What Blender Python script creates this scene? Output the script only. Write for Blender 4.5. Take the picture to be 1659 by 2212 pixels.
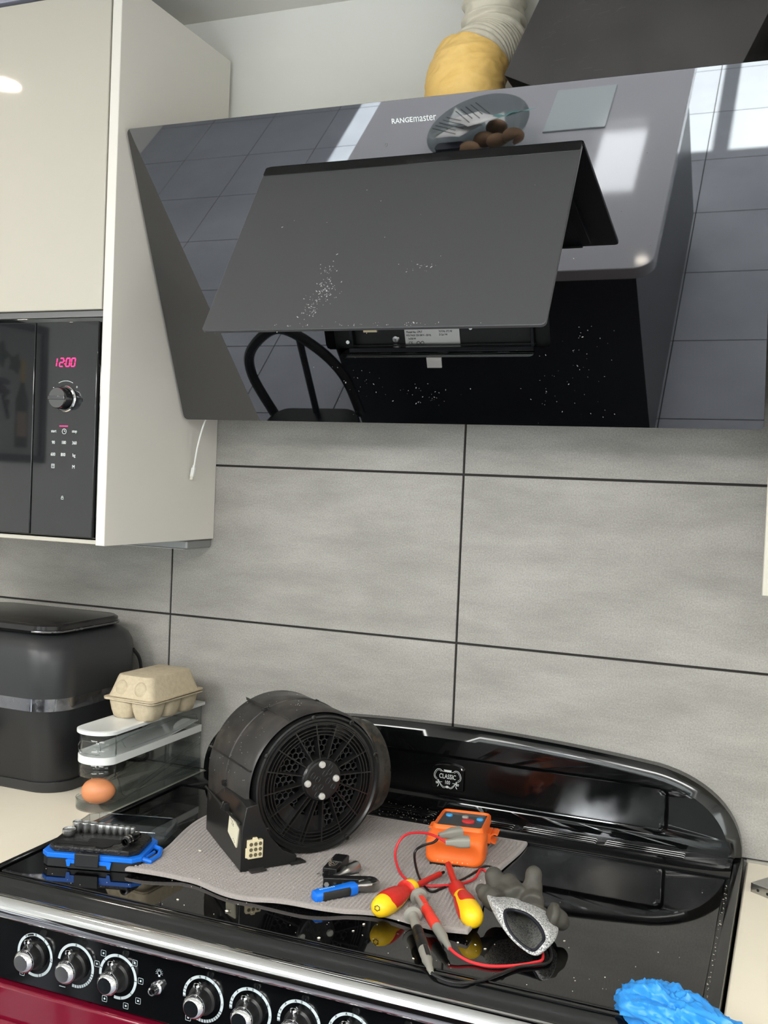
import bpy, bmesh, math, random
from math import sin, cos, pi, radians, sqrt, atan2
from mathutils import Vector, Matrix, noise
for o in list(bpy.data.objects): bpy.data.objects.remove(o)
S = bpy.context.scene
COL = S.collection
V = Vector
random.seed(4)

# ---------------------------------------------------------------- camera, light, exposure
cam = bpy.data.objects.new('camera', bpy.data.cameras.new('camera'))
COL.objects.link(cam); S.camera = cam
cam.data.sensor_fit = 'VERTICAL'; cam.data.sensor_height = 24.0
cam.data.lens = 24.0 * 2228.45 / 2212.0
cam.data.clip_start = 0.02
_r = V((0.9262, 0.3747, 0.0412)); _u = V((-0.0491, 0.0116, 0.9987)); _f = V((-0.3738, 0.9271, -0.0292))
cam.matrix_world = Matrix(((_r.x, _u.x, -_f.x, 0.5557), (_r.y, _u.y, -_f.y, -1.7475), (_r.z, _u.z, -_f.z, 1.4922), (0, 0, 0, 1)))

S.view_settings.view_transform = 'Standard'
S.view_settings.look = 'None'
S.view_settings.gamma = 1.0
S.view_settings.use_curve_mapping = False
S.view_settings.exposure = -0.80

w = bpy.data.worlds.new('world'); S.world = w; w.use_nodes = True
w.node_tree.nodes['Background'].inputs[0].default_value = (0.85, 0.92, 1.0, 1)
w.node_tree.nodes['Background'].inputs[1].default_value = 0.8

def area(name, loc, direction, sx, sy, power, col):
    l = bpy.data.lights.new(name, 'AREA'); l.shape = 'RECTANGLE'; l.size = sx; l.size_y = sy
    l.energy = power; l.color = col
    o = bpy.data.objects.new(name, l); COL.objects.link(o); o.location = loc
    o.rotation_euler = V(direction).to_track_quat('-Z', 'Y').to_euler()
    return o
sun = bpy.data.lights.new('sun', 'SUN'); sun.energy = 130.0; sun.angle = radians(0.6); sun.color = (1.0, 0.96, 0.9)
so = bpy.data.objects.new('sun', sun); COL.objects.link(so)
so.rotation_euler = V((0.0, 0.69, -0.724)).to_track_quat('-Z', 'Y').to_euler()
area('patio_daylight', (-0.45, -5.75, 1.08), (0, 1, 0), 3.2, 2.0, 165, (1.0, 0.985, 0.955))
area('roof_daylight', (-0.59, -4.79, 2.455), (0, 0, -1), 0.32, 0.82, 70, (0.93, 0.97, 1.0))
area('roof_fill_left', (-1.2, -2.8, 2.435), (0, 0, -1), 1.35, 1.15, 130, (1.0, 0.985, 0.95))  # added fill lamp, brightens island, floor and worktops from above
area('roof_fill_right', (0.7, -2.8, 2.435), (0, 0, -1), 1.35, 1.15, 130, (1.0, 0.985, 0.95))  # second added overhead fill, right half of the room
area('side_window_daylight', (2.36, -2.3, 1.55), (-1, 0, 0), 1.7, 1.1, 62, (1.0, 0.98, 0.95))
S.cycles.transparent_max_bounces = 48

for _i, (_x, _y) in enumerate(((-1.2, -0.83), (1.2, -0.83), (-0.29, -3.67))):
    _l = area('spotlight_glow', (_x, _y, 2.374), (0, 0, -1), 0.07, 0.07, (5.5, 6.0, 4)[_i], (1.0, 0.90, 0.76)); _l.data.shape = 'DISK'

# ---------------------------------------------------------------- helpers
def lin(c):
    return tuple(((v/255.0)/12.92 if v/255.0 <= 0.04045 else ((v/255.0+0.055)/1.055)**2.4) for v in c[:3])

def mat(name, col, rough=0.5, metal=0.0, ior=1.45, var=None, bump=None, trans=0.0, coat=0.0, alpha=1.0, emit=None, rvar=None, sheen=0.0, stretch=(1, 1, 1), sss=0.0, grain=None):
    """col in sRGB 0-255. var=(scale, colour2, lo, hi); bump=(scale, strength, distance)"""
    m = bpy.data.materials.new(name); m.use_nodes = True
    nt = m.node_tree; b = nt.nodes['Principled BSDF']; L = nt.links
    b.inputs['Base Color'].default_value = (*lin(col), 1)
    b.inputs['Roughness'].default_value = rough
    b.inputs['Metallic'].default_value = metal
    b.inputs['IOR'].default_value = ior
    b.inputs['Transmission Weight'].default_value = trans
    b.inputs['Coat Weight'].default_value = coat
    b.inputs['Coat Roughness'].default_value = 0.05
    b.inputs['Alpha'].default_value = alpha
    b.inputs['Sheen Weight'].default_value = sheen
    if sss:
        b.inputs['Subsurface Weight'].default_value = sss
        b.inputs['Subsurface Radius'].default_value = (0.01, 0.006, 0.004)
    if emit:
        b.inputs['Emission Color'].default_value = (*lin(emit[0]), 1); b.inputs['Emission Strength'].default_value = emit[1]
    if var or bump or rvar:
        tc = nt.nodes.new('ShaderNodeTexCoord'); mp = nt.nodes.new('ShaderNodeMapping')
        mp.inputs['Scale'].default_value = stretch
        L.new(tc.outputs['Object'], mp.inputs['Vector'])
    if var:
        n = nt.nodes.new('ShaderNodeTexNoise'); n.inputs['Scale'].default_value = var[0]; n.inputs['Detail'].default_value = 8
        n.inputs['Roughness'].default_value = 0.62
        cr = nt.nodes.new('ShaderNodeValToRGB'); cr.color_ramp.elements[0].position = var[2]; cr.color_ramp.elements[1].position = var[3]
        cr.color_ramp.elements[0].color = (*lin(col), 1); cr.color_ramp.elements[1].color = (*lin(var[1]), 1)
        L.new(mp.outputs[0], n.inputs['Vector']); L.new(n.outputs['Fac'], cr.inputs['Fac']); L.new(cr.outputs['Color'], b.inputs['Base Color'])
        if grain:
            g = nt.nodes.new('ShaderNodeTexNoise'); g.inputs['Scale'].default_value = grain[0]; g.inputs['Detail'].default_value = 3
            gr = nt.nodes.new('ShaderNodeMapRange'); gr.inputs['From Min'].default_value = 0.3; gr.inputs['From Max'].default_value = 0.7
            gr.inputs['To Min'].default_value = 1-grain[1]; gr.inputs['To Max'].default_value = 1+grain[1]
            vm = nt.nodes.new('ShaderNodeVectorMath'); vm.operation = 'SCALE'
            L.new(tc.outputs['Object'], g.inputs['Vector']); L.new(g.outputs['Fac'], gr.inputs['Value']); L.new(cr.outputs['Color'], vm.inputs[0]); L.new(gr.outputs['Result'], vm.inputs['Scale'])
            L.new(vm.outputs[0], b.inputs['Base Color'])
    if rvar:
        n = nt.nodes.new('ShaderNodeTexNoise'); n.inputs['Scale'].default_value = rvar[0]; n.inputs['Detail'].default_value = 6
        mr = nt.nodes.new('ShaderNodeMapRange'); mr.inputs['From Min'].default_value = 0.4; mr.inputs['From Max'].default_value = 0.7
        mr.inputs['To Min'].default_value = rvar[1]; mr.inputs['To Max'].default_value = rvar[2]
        L.new(mp.outputs[0], n.inputs['Vector']); L.new(n.outputs['Fac'], mr.inputs['Value']); L.new(mr.outputs['Result'], b.inputs['Roughness'])
    if bump:
        n = nt.nodes.new('ShaderNodeTexNoise'); n.inputs['Scale'].default_value = bump[0]; n.inputs['Detail'].default_value = 4
        bp = nt.nodes.new('ShaderNodeBump'); bp.inputs['Strength'].default_value = bump[1]; bp.inputs['Distance'].default_value = bump[2]
        L.new(mp.outputs[0], n.inputs['Vector']); L.new(n.outputs['Fac'], bp.inputs['Height']); L.new(bp.outputs['Normal'], b.inputs['Normal'])
    return m

def thin_glass(name, tint=(235, 240, 240), refl=0.12, rough=0.03, ior=1.45, body=None):
    """thin clear sheet: straight-through transmission plus surface reflection"""
    m = bpy.data.materials.new(name); m.use_nodes = True; nt = m.node_tree; nt.nodes.clear(); L = nt.links
    out = nt.nodes.new('ShaderNodeOutputMaterial'); tr = nt.nodes.new('ShaderNodeBsdfTransparent'); gl = nt.nodes.new('ShaderNodeBsdfGlossy')
    tr.inputs[0].default_value = (*lin(tint), 1); gl.inputs['Roughness'].default_value = rough
    mx = nt.nodes.new('ShaderNodeMixShader'); lw = nt.nodes.new('ShaderNodeLayerWeight'); lw.inputs['Blend'].default_value = 0.5; fr = nt.nodes.new('ShaderNodeMath'); fr.operation = 'POWER'; fr.inputs[1].default_value = 4.0; L.new(lw.outputs['Facing'], fr.inputs[0])
    mu = nt.nodes.new('ShaderNodeMath'); mu.operation = 'MULTIPLY_ADD'; mu.inputs[1].default_value = 0.7; mu.inputs[2].default_value = 0.03+refl*0.12
    L.new(fr.outputs[0], mu.inputs[0]); L.new(mu.outputs[0], mx.inputs[0]); L.new(tr.outputs[0], mx.inputs[1]); L.new(gl.outputs[0], mx.inputs[2])
    if body:
        df = nt.nodes.new('ShaderNodeBsdfDiffuse'); df.inputs[0].default_value = (*lin(body[0]), 1)
        m2 = nt.nodes.new('ShaderNodeMixShader'); m2.inputs[0].default_value = body[1]
        L.new(mx.outputs[0], m2.inputs[1]); L.new(df.outputs[0], m2.inputs[2]); L.new(m2.outputs[0], out.inputs[0])
    else:
        L.new(mx.outputs[0], out.inputs[0])
    return m

def basis(d):
    d = V(d).normalized(); a = V((0, 0, 1)) if abs(d.z) < 0.9 else V((1, 0, 0))
    x = a.cross(d).normalized(); y = d.cross(x)
    return x, y, d

def rr(w, h, r, n=6, cx=0.0, cy=0.0):
    """rounded rectangle outline, counter-clockwise"""
    pts = []
    rs = r if isinstance(r, (tuple, list)) else (r,)*4   # order: +x-y, +x+y, -x+y, -x-y
    for k, (sx, sy) in enumerate(((1, -1), (1, 1), (-1, 1), (-1, -1))):
        q = max(rs[k], 1e-5); ccx = cx + sx*(w/2-q); ccy = cy + sy*(h/2-q)
        a0 = -pi/2 + k*pi/2
        for i in range(n+1):
            a = a0 + (pi/2)*i/n; pts.append((ccx+q*cos(a), ccy+q*sin(a)))
    return pts

class MB:
    def __init__(s): s.bm = bmesh.new(); s.mi = 0
    def face(s, vs, smooth=False):
        try:
            f = s.bm.faces.new(vs); f.material_index = s.mi; f.smooth = smooth; return f
        except ValueError: return None
    def loft(s, rings, closed=True, cap=True, loop=False):
        R = [[s.bm.verts.new(V(p)) for p in r] for r in rings]
        n = len(R[0]); m = len(R)
        for j in range(m if loop else m-1):
            A = R[j]; B = R[(j+1) % m]
            for i in range(n if closed else n-1):
                k = (i+1) % n; s.face((A[i], A[k], B[k], B[i]))
        if cap and not loop and closed: s.face(R[0][::-1]); s.face(R[-1])
        return s
    def box(s, x0, x1, y0, y1, z0, z1):
        return s.loft([[(x0, y0, z), (x1, y0, z), (x1, y1, z), (x0, y1, z)] for z in (z0, z1)])
    def obox(s, c, ax, ay, az):
        c, ax, ay, az = V(c), V(ax), V(ay), V(az)
        return s.loft([[c-ax-ay+k*az, c+ax-ay+k*az, c+ax+ay+k*az, c-ax+ay+k*az] for k in (-1, 1)])
    def prism(s, pts, M, t0, t1, bev=0.0):
        """outline in the x,y of frame M extruded along its z from t0 to t1"""
        P = [V((a, b, 0)) for a, b in pts]
        if bev:
            n = len(P); Q = []
            for i in range(n):
                a, b, c = P[i-1], P[i], P[(i+1) % n]
                e1 = (b-a); e2 = (c-b)
                e1 = e1.normalized() if e1.length > 1e-9 else e2.normalized(); e2 = e2.normalized() if e2.length > 1e-9 else e1
                nn = V((-(e1.y+e2.y), e1.x+e2.x, 0)); nn = nn.normalized() if nn.length > 1e-6 else V((0, 0, 0))
                Q.append(b+nn*bev)
            rings = [(Q, t0), (P, t0+bev), (P, t1-bev), (Q, t1)]
        else: rings = [(P, t0), (P, t1)]
        return s.loft([[M @ V((p.x, p.y, t)) for p in R] for R, t in rings])
    def cyl(s, p0, p1, r0, r1=None, seg=24, cap=True):
        r1 = r0 if r1 is None else r1; x, y, d = basis(V(p1)-V(p0))
        return s.loft([[V(p)+r*(cos(2*pi*i/seg)*x+sin(2*pi*i/seg)*y) for i in range(seg)] for p, r in ((p0, r0), (p1, r1))], cap=cap)
    def lathe(s, prof, o, d, seg=32, cap=True, sx=1.0, sy=1.0):
        x, y, d = basis(d); o = V(o)
        return s.loft([[o+d*h+max(r, 1e-5)*(sx*cos(2*pi*i/seg)*x+sy*sin(2*pi*i/seg)*y) for i in range(seg)] for r, h in prof], cap=cap)
    def ell(s, c, a, b, d, n=16, m=10):
        c, a, b, d = V(c), V(a), V(b), V(d)
        return s.loft([[c+d*-cos(pi*j/m)+sin(max(0.02, min(pi-0.02, pi*j/m)))*(a*cos(2*pi*i/n)+b*sin(2*pi*i/n)) for i in range(n)] for j in range(m+1)])
    def tube(s, pts, r, seg=12, cap=True, sub=0):
        P = [V(p) for p in pts]
        if sub: P = crv(P, sub)
        n = len(P); x = None; rings = []
        for i in range(n):
            d = (P[min(i+1, n-1)]-P[max(i-1, 0)]).normalized()
            if x is None: x = basis(d)[0]
            x = (x-d*x.dot(d)).normalized(); y = d.cross(x)
            rad = r[i*len(r)//n] if isinstance(r, (list, tuple)) else (r(i/(n-1)) if callable(r) else r)
            rings.append([P[i]+rad*(cos(2*pi*k/seg)*x+sin(2*pi*k/seg)*y) for k in range(seg)])
        return s.loft(rings, cap=cap)
    def build(s, name, m, parent=None, world=False, smooth=35, bevel=0.0, bseg=2, solid=0.0, sub=0):
        bmesh.ops.remove_doubles(s.bm, verts=s.bm.verts, dist=1e-6)
        bmesh.ops.recalc_face_normals(s.bm, faces=s.bm.faces)
        me = bpy.data.meshes.new(name); s.bm.to_mesh(me); s.bm.free()
        for q in (m if isinstance(m, (list, tuple)) else [m]): me.materials.append(q)
        o = bpy.data.objects.new(name, me); COL.objects.link(o)
        if world and parent:
            off = V(parent.location)
            if parent.parent: off += V(parent.parent.location)
            me.transform(Matrix.Translation(-off))
        if smooth:
            for f in me.polygons: f.use_smooth = True
            me.set_sharp_from_angle(angle=radians(smooth))
        if parent: o.parent = parent
        if solid:
            md = o.modifiers.new('s', 'SOLIDIFY'); md.thickness = solid; md.offset = 0
        if bevel:
            md = o.modifiers.new('b', 'BEVEL'); md.width = bevel; md.segments = bseg; md.limit_method = 'ANGLE'; md.angle_limit = radians(40)
        if sub:
            md = o.modifiers.new('u', 'SUBSURF'); md.levels = sub; md.render_levels = sub
        return o

def crv(P, k):
    """Catmull-Rom through the points"""
    P = [V(p) for p in P]; out = []; n = len(P)
    for i in range(n-1):
        a, b, c, d = P[max(i-1, 0)], P[i], P[i+1], P[min(i+2, n-1)]
        for j in range(k):
            t = j/k
            out.append(0.5*((2*b)+(c-a)*t+(2*a-5*b+4*c-d)*t*t+(3*b-a-3*c+d)*t**3))
    out.append(P[-1]); return out

def FM(o, x, y):
    x = V(x).normalized(); y = V(y); y = (y-x*y.dot(x)).normalized(); z = x.cross(y)
    return Matrix(((x.x, y.x, z.x, o[0]), (x.y, y.y, z.y, o[1]), (x.z, y.z, z.z, o[2]), (0, 0, 0, 1)))

def FY(o): return FM(o, (1, 0, 0), (0, 0, 1))          # upright plane facing the room (-y)

def text(s, size, m, parent, M, name='lettering', xs=1.0, ext=0.0002, bold=0.0, world=True):
    cu = bpy.data.curves.new(name, 'FONT'); cu.body = s; cu.size = size; cu.align_x = 'CENTER'; cu.align_y = 'CENTER'
    cu.extrude = ext; cu.offset = bold; cu.resolution_u = 3
    t = bpy.data.objects.new(name, cu); COL.objects.link(t)
    dg = bpy.context.evaluated_depsgraph_get(); me = bpy.data.meshes.new_from_object(t.evaluated_get(dg))
    bpy.data.objects.remove(t); bpy.data.curves.remove(cu)
    me.transform(Matrix.Diagonal((xs, 1, 1, 1))); me.transform(M)
    if world and parent:
        off = V(parent.location)
        if parent.parent: off += V(parent.parent.location)
        me.transform(Matrix.Translation(-off))
    me.materials.clear(); me.materials.append(m); me.name = name
    o = bpy.data.objects.new(name, me); COL.objects.link(o); o.parent = parent
    return o

def tag(o, label=None, cat=None, group=None, kind=None):
    if label: o['label'] = label
    if cat: o['category'] = cat
    if group: o['group'] = group
    if kind: o['kind'] = kind
    return o
def thing(name, label, cat, loc=(0, 0, 0), rz=0.0, group=None):
    o = bpy.data.objects.new(name, None); COL.objects.link(o); o.empty_display_size = 0.05
    o.location = loc; o.rotation_euler = (0, 0, rz); return tag(o, label, cat, group)
def struct(o): o['kind'] = 'structure'; return o
def dup(root, loc, rz, label, group=None):
    r = root.copy(); COL.objects.link(r); r.location = loc; r.rotation_euler = (0, 0, rz); r['label'] = label
    if group: r['group'] = group
    for ch in list(root.children):
        c = ch.copy(); COL.objects.link(c); c.parent = r
        for g in list(ch.children):
            d = g.copy(); COL.objects.link(d); d.parent = c
    return r

def bridge_hole(mb, outer, inner, M, t):
    """flat face between two outlines (both around the frame origin), cut at depth t; inner sampled, outer hit by rays"""
    def ray(p):
        d = V((p[0], p[1])).normalized(); best = None
        for i in range(len(outer)):
            a = V(outer[i]); b = V(outer[(i+1) % len(outer)]); e = b-a
            den = d.x*e.y-d.y*e.x
            if abs(den) < 1e-12: continue
            k = (a.x*e.y-a.y*e.x)/den; u = (a.x*d.y-a.y*d.x)/den
            if k > 0 and -1e-6 <= u <= 1+1e-6 and (best is None or k < best): best = k
        return (d.x*best, d.y*best)
    return [ray(p) for p in inner]

def dens(pts, step):
    out = []
    n = len(pts)
    for i in range(n):
        a = V(pts[i]); b = V(pts[(i+1) % n]); L = (b-a).length; k = max(1, int(L/step))
        for j in range(k): out.append(tuple(a+(b-a)*j/k))
    return out

# ---------------------------------------------------------------- materials
M_white = mat('white_paint', (226, 224, 218), 0.7, bump=(60, 0.05, 0.002))
M_ceil = mat('ceiling_paint', (228, 225, 218), 0.8, bump=(80, 0.05, 0.002))
M_tile = mat('grey_wall_tile', (140, 137, 132), 0.42, var=(4.2, (174, 171, 165), 0.30, 0.74), bump=(420, 0.7, 0.0010), stretch=(1, 1, 3.6), grain=(380, 0.16))
M_grout = mat('dark_grout', (44, 40, 39), 0.9)
M_floor = mat('floor_tile', (150, 154, 166), 0.28, var=(2.0, (172, 176, 188), 0.3, 0.7))
M_cab = mat('cream_cabinet_lacquer', (186, 181, 169), 0.05, ior=1.35)
M_cabside = mat('cabinet_side_panel', (222, 217, 209), 0.22)
M_top = mat('cream_quartz_worktop', (236, 228, 210), 0.22, var=(2.5, (230, 221, 202), 0.35, 0.7))
M_island = mat('pale_island_worktop', (176, 177, 186), 0.06)
M_blackgloss = mat('black_glass', (7, 8, 10), 0.015, ior=2.15)
M_enamel = mat('black_enamel', (9, 10, 11), 0.09, ior=1.6, rvar=(9, 0.06, 0.20))
M_hob = mat('black_ceramic_glass', (6, 6, 7), 0.03, ior=1.6)
M_black = mat('black_plastic', (20, 20, 21), 0.4, bump=(90, 0.1, 0.001))
M_dark = mat('dark_void', (8, 8, 9), 0.7)
M_satin = mat('satin_black_glass', (66, 66, 68), 0.34, ior=1.4)
M_chrome = mat('chrome', (225, 225, 225), 0.07, 1.0)
M_steel = mat('brushed_steel', (176, 176, 174), 0.28, 1.0)
M_sock = mat('satin_socket_steel', (186, 186, 186), 0.3, 1.0)
M_prints = mat('white_print', (225, 228, 228), 0.5)
M_grey = mat('grey_plastic', (128, 128, 128), 0.5)
M_maroon = mat('burgundy_enamel', (112, 14, 38), 0.12, coat=0.6)

# ---------------------------------------------------------------- room
XL, XR, YF, ZC = -3.5, 2.3, -5.6, 2.38
mb = MB(); mb.box(XL-0.1, XR+0.1, YF-0.1, 0.12, -0.06, -0.003)
mb.mi = 1
nx = int((XR-XL)/0.45)+2; ny = int(-YF/0.455)+2
for i in range(-8, nx):
    for j in range(0, ny+1):
        x0 = -2.2+0.45*i+0.0025; y0 = 0.42-0.455*j
        x1 = x0+0.445; y1 = y0-0.45
        x0 = max(x0, XL); x1 = min(x1, XR); ya = min(y0, 0.01); yb = max(y1, YF)
        if x1-x0 < 0.02 or ya-yb < 0.02: continue
        mb.box(x0, x1, yb, ya, -0.02, 0.0)
struct(mb.build('floor', [M_grout, M_floor], smooth=0))
# back wall: plaster with a field of 600 x 300 tiles up to 1.81 m
mb = MB(); mb.box(XL, XR, 0.011, 0.13, 0, ZC+0.02)
mb.mi = 1; mb.box(XL, XR, 0.003, 0.0112, 0.6, 1.811)
mb.mi = 2
for i in range(-6, 5):
    for j in range(-2, 2):
        x0 = 0.6*i+0.002; x1 = x0+0.596; x0 = max(x0, XL+0.001); x1 = min(x1, XR-0.001)
        if x1-x0 < 0.05: continue
        z0 = 1.2109+0.3*j+0.002; z1 = z0+0.296
        M = FM(((x0+x1)/2, 0.0, (z0+z1)/2), (1, 0, 0), (0, 0, 1))
        w2, h2 = (x1-x0)/2, (z1-z0)/2
        mb.prism([(-w2, -h2), (w2, -h2), (w2, h2), (-w2, h2)], M, -0.006, 0.0, bev=0.0008)
struct(mb.build('wall_back', [M_white, M_grout, M_tile], smooth=0))
struct(MB().box(XL-0.12, XL, YF, 0.13, 0, ZC+0.3).build('wall_left', M_white, smooth=0))
mb = MB()
mb.box(XR, XR+0.12, YF, -3.15, 0, ZC+0.02); mb.box(XR, XR+0.12, -1.45, 0.13, 0, ZC+0.02)
mb.box(XR, XR+0.12, -3.15, -1.45, 0, 1.0); mb.box(XR, XR+0.12, -3.15, -1.45, 2.1, ZC+0.02)
struct(mb.build('wall_right', M_white, smooth=0))
mb = MB()
mb.box(XL, -2.12, YF-0.12, YF, 0, ZC+0.02); mb.box(1.2, XR, YF-0.12, YF, 0, ZC+0.02); mb.box(-2.12, 1.2, YF-0.12, YF, 2.1, ZC+0.02)
struct(mb.build('wall_front', M_white, smooth=0))
mb = MB()
mb.box(XL, XR, -2.2, 0.13, ZC, ZC+0.1); mb.box(XL, -1.9, -3.4, -2.2, ZC, ZC+0.1); mb.box(-0.5, 0.0, -3.4, -2.2, ZC, ZC+0.1); mb.box(1.4, XR, -3.4, -2.2, ZC, ZC+0.1)
mb.box(XL, -0.76, YF, -3.4, ZC, ZC+0.1); mb.box(-0.42, XR, YF, -3.4, ZC, ZC+0.1)
mb.box(-0.76, -0.42, YF, -5.22, ZC, ZC+0.1); mb.box(-0.76, -0.42, -4.37, -3.4, ZC, ZC+0.1)
struct(mb.build('ceiling', M_ceil, smooth=0))
M_frame = mat('white_window_frame', (225, 226, 226), 0.4)
M_pane = thin_glass('window_glass')
M_opal = mat('opal_roof_pane', (235, 235, 232), 0.6)
def window(name, boxes, pane, mp=None):
    mb = MB()
    for b in boxes: mb.box(*b)
    o = mb.build(name, M_frame, smooth=0, bevel=0.004); struct(o)
    MB().box(*pane).build('pane', mp or M_pane, o, smooth=0)
window('window_1', [(-2.12, -2.06, YF-0.09, YF-0.02, 0, 2.1), (1.14, 1.2, YF-0.09, YF-0.02, 0, 2.1), (-2.12, 1.2, YF-0.09, YF-0.02, 2.03, 2.1), (-2.12, 1.2, YF-0.09, YF-0.02, 0, 0.07),
                    (-1.05, -0.97, YF-0.09, YF-0.02, 0, 2.1), (0.07, 0.15, YF-0.09, YF-0.02, 0, 2.1)], (-2.1, 1.18, YF-0.057, YF-0.053, 0.05, 2.05))
window('window_2', [(XR+0.02, XR+0.09, -3.15, -3.09, 1.0, 2.1), (XR+0.02, XR+0.09, -1.51, -1.45, 1.0, 2.1), (XR+0.02, XR+0.09, -3.15, -1.45, 1.0, 1.06), (XR+0.02, XR+0.09, -3.15, -1.45, 2.04, 2.1), (XR+0.02, XR+0.09, -2.33, -2.27, 1.0, 2.1)], (XR+0.053, XR+0.057, -3.12, -1.48, 1.03, 2.07))
window('window_3', [(-0.76, -0.73, -5.22, -4.37, ZC+0.05, ZC+0.1), (-0.45, -0.42, -5.22, -4.37, ZC+0.05, ZC+0.1), (-0.76, -0.42, -5.22, -5.19, ZC+0.05, ZC+0.1), (-0.76, -0.42, -4.40, -4.37, ZC+0.05, ZC+0.1)], (-0.75, -0.43, -5.2, -4.38, ZC+0.08, ZC+0.084), M_opal)
for nm_, xa in (('added_rooflight_left', -1.9), ('added_rooflight_right', 0.0)):  # added rooflights, unseen, made to hold the two overhead fill lamps
    window(nm_, [(xa, xa+0.03, -3.4, -2.2, ZC+0.05, ZC+0.1), (xa+1.37, xa+1.4, -3.4, -2.2, ZC+0.05, ZC+0.1), (xa, xa+1.4, -3.4, -3.37, ZC+0.05, ZC+0.1), (xa, xa+1.4, -2.23, -2.2, ZC+0.05, ZC+0.1)], (xa+0.02, xa+1.38, -3.38, -2.22, ZC+0.07, ZC+0.074), M_opal)  # opaque pane above each fill lamp keeps the sun out
# ceiling downlights (lamps of the kitchen)
M_lamp = mat('warm_lamp_lens', (255, 240, 214), 0.4, emit=((255, 232, 190), 14))
d0 = None
for x, y, l in ((-1.2, -0.83, 'recessed ceiling spotlight mirrored in the cream cupboard door'), (-0.29, -3.67, 'recessed ceiling spotlight above the island far end'), (1.2, -0.83, 'recessed ceiling spotlight over the right worktop'), (1.8, -1.9, 'recessed ceiling spotlight beside the side window')):
    if d0 is None:
        d0 = thing('ceiling_spotlight', l, 'ceiling light', (x, y, ZC), group='recessed ceiling spotlights')
        MB().lathe([(0.026, -0.002), (0.042, -0.004), (0.042, 0.0), (0.026, 0.0)], (0, 0, 0), (0, 0, 1), cap=False).build('bezel', M_chrome, d0)
        MB().lathe([(0.026, -0.003), (0.026, -0.001)], (0, 0, 0), (0, 0, 1)).build('lens', M_lamp, d0)
    else: dup(d0, (x, y, ZC), 0, l)

# ---------------------------------------------------------------- worktops and base cupboards
M_gap = mat('wall_sealant', (150, 148, 140), 0.6)
def worktop(x0, x1, label):
    t = thing('worktop', label, 'worktop', ((x0+x1)/2, -0.3, 0.87))
    MB().box(x0, x1, -0.625, -0.001, 0.87, 0.908).build('slab', M_top, t, world=True, bevel=0.003)
    MB().box(x0, x1, -0.006, -0.0005, 0.9075, 0.912).build('sealant_bead', M_gap, t, world=True)
def base_unit(x0, x1, label):
    t = thing('base_cupboard', label, 'cupboard', ((x0+x1)/2, -0.3, 0.0))
    MB().box(x0, x1, -0.56, -0.003, 0.12, 0.869).build('body', M_cab, t, world=True, smooth=0)
    MB().box(x0, x1, -0.50, -0.48, 0.0, 0.119).build('plinth', M_cabside, t, world=True, smooth=0)
    n = max(1, round((x1-x0)/0.55)); wd = (x1-x0)/n
    for i in range(n):
        d = MB().box(x0+wd*i+0.002, x0+wd*(i+1)-0.002, -0.582, -0.562, 0.13, 0.855).build('door', M_cab, t, world=True, bevel=0.002)
worktop(-2.6, -0.5035, 'cream worktop under the air fryer, left of the cooker')
worktop(0.5035, 2.0, 'cream worktop right of the cooker with a metal corner piece')
base_unit(-2.6, -0.503, 'cream base cupboards below the left worktop'); base_unit(0.503, 2.0, 'cream base cupboards below the right worktop')

# ---------------------------------------------------------------- left wall cupboard with built-in microwave
wc = thing('wall_cupboard', 'tall cream wall cupboard left of the hood, built around the microwave', 'cupboard', (-0.86, -0.17, 1.367))
MB().box(-0.5235, -0.5055, -0.3432, -0.001, 1.367, 2.292).build('end_panel', M_cabside, wc, world=True, bevel=0.0012)
mb = MB(); mb.box(-1.13, -0.5236, -0.318, -0.002, 1.750, 2.285); mb.box(-1.13, -0.5236, -0.30, -0.002, 1.368, 1.376)
mb.box(-1.13, -1.115, -0.318, -0.002, 1.368, 2.285); mb.box(-1.115, -0.5236, -0.012, -0.002, 1.376, 1.75)
mb.build('carcass', M_cabside, wc, world=True, smooth=0)
MB().box(-1.126, -0.5275, -0.342, -0.321, 1.7575, 2.279).build('door', M_cab, wc, world=True, bevel=0.0015)
MB().box(-1.126, -0.5245, -0.340, -0.303, 1.3685, 1.3755).build('bottom_rail', M_cab, wc, world=True, bevel=0.001)
MB().box(-1.126, -0.5245, -0.3425, -0.05, 2.2855, 2.3).build('top_filler', mat('filler_strip', (150, 150, 165), 0.4), wc, world=True, bevel=0.001)
MB().box(-1.126, -0.528, -0.335, -0.319, 1.7465, 1.7565).build('shadow_rail', mat('grey_handle_rail', (120, 120, 120), 0.4, 0.6), wc, world=True)

# microwave oven
M_mwglass = mat('dark_oven_glass', (30, 31, 33), 0.03, ior=1.55)
M_led = mat('magenta_led_digits', (255, 40, 110), 0.5, emit=((255, 30, 95), 5))
mw = thing('microwave_oven', 'black built-in microwave oven showing 12:00 in the left wall cupboard', 'microwave', (-0.8, -0.17, 1.377))
MB().box(-1.11, -0.532, -0.322, -0.02, 1.378, 1.742).build('casing', M_black, mw, world=True, smooth=0)
MB().box(-1.115, -0.5285, -0.336, -0.3225, 1.377, 1.7455).build('front_frame', M_blackgloss, mw, world=True, bevel=0.001)
mwd = MB().box(-1.112, -0.6605, -0.3435, -0.3362, 1.3785, 1.738).build('door', M_mwglass, mw, world=True, bevel=0.0015)
cp = MB().box(-0.6585, -0.531, -0.3435, -0.3362, 1.3785, 1.738).build('control_panel', M_mwglass, mw, world=True, bevel=0.0015)
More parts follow.
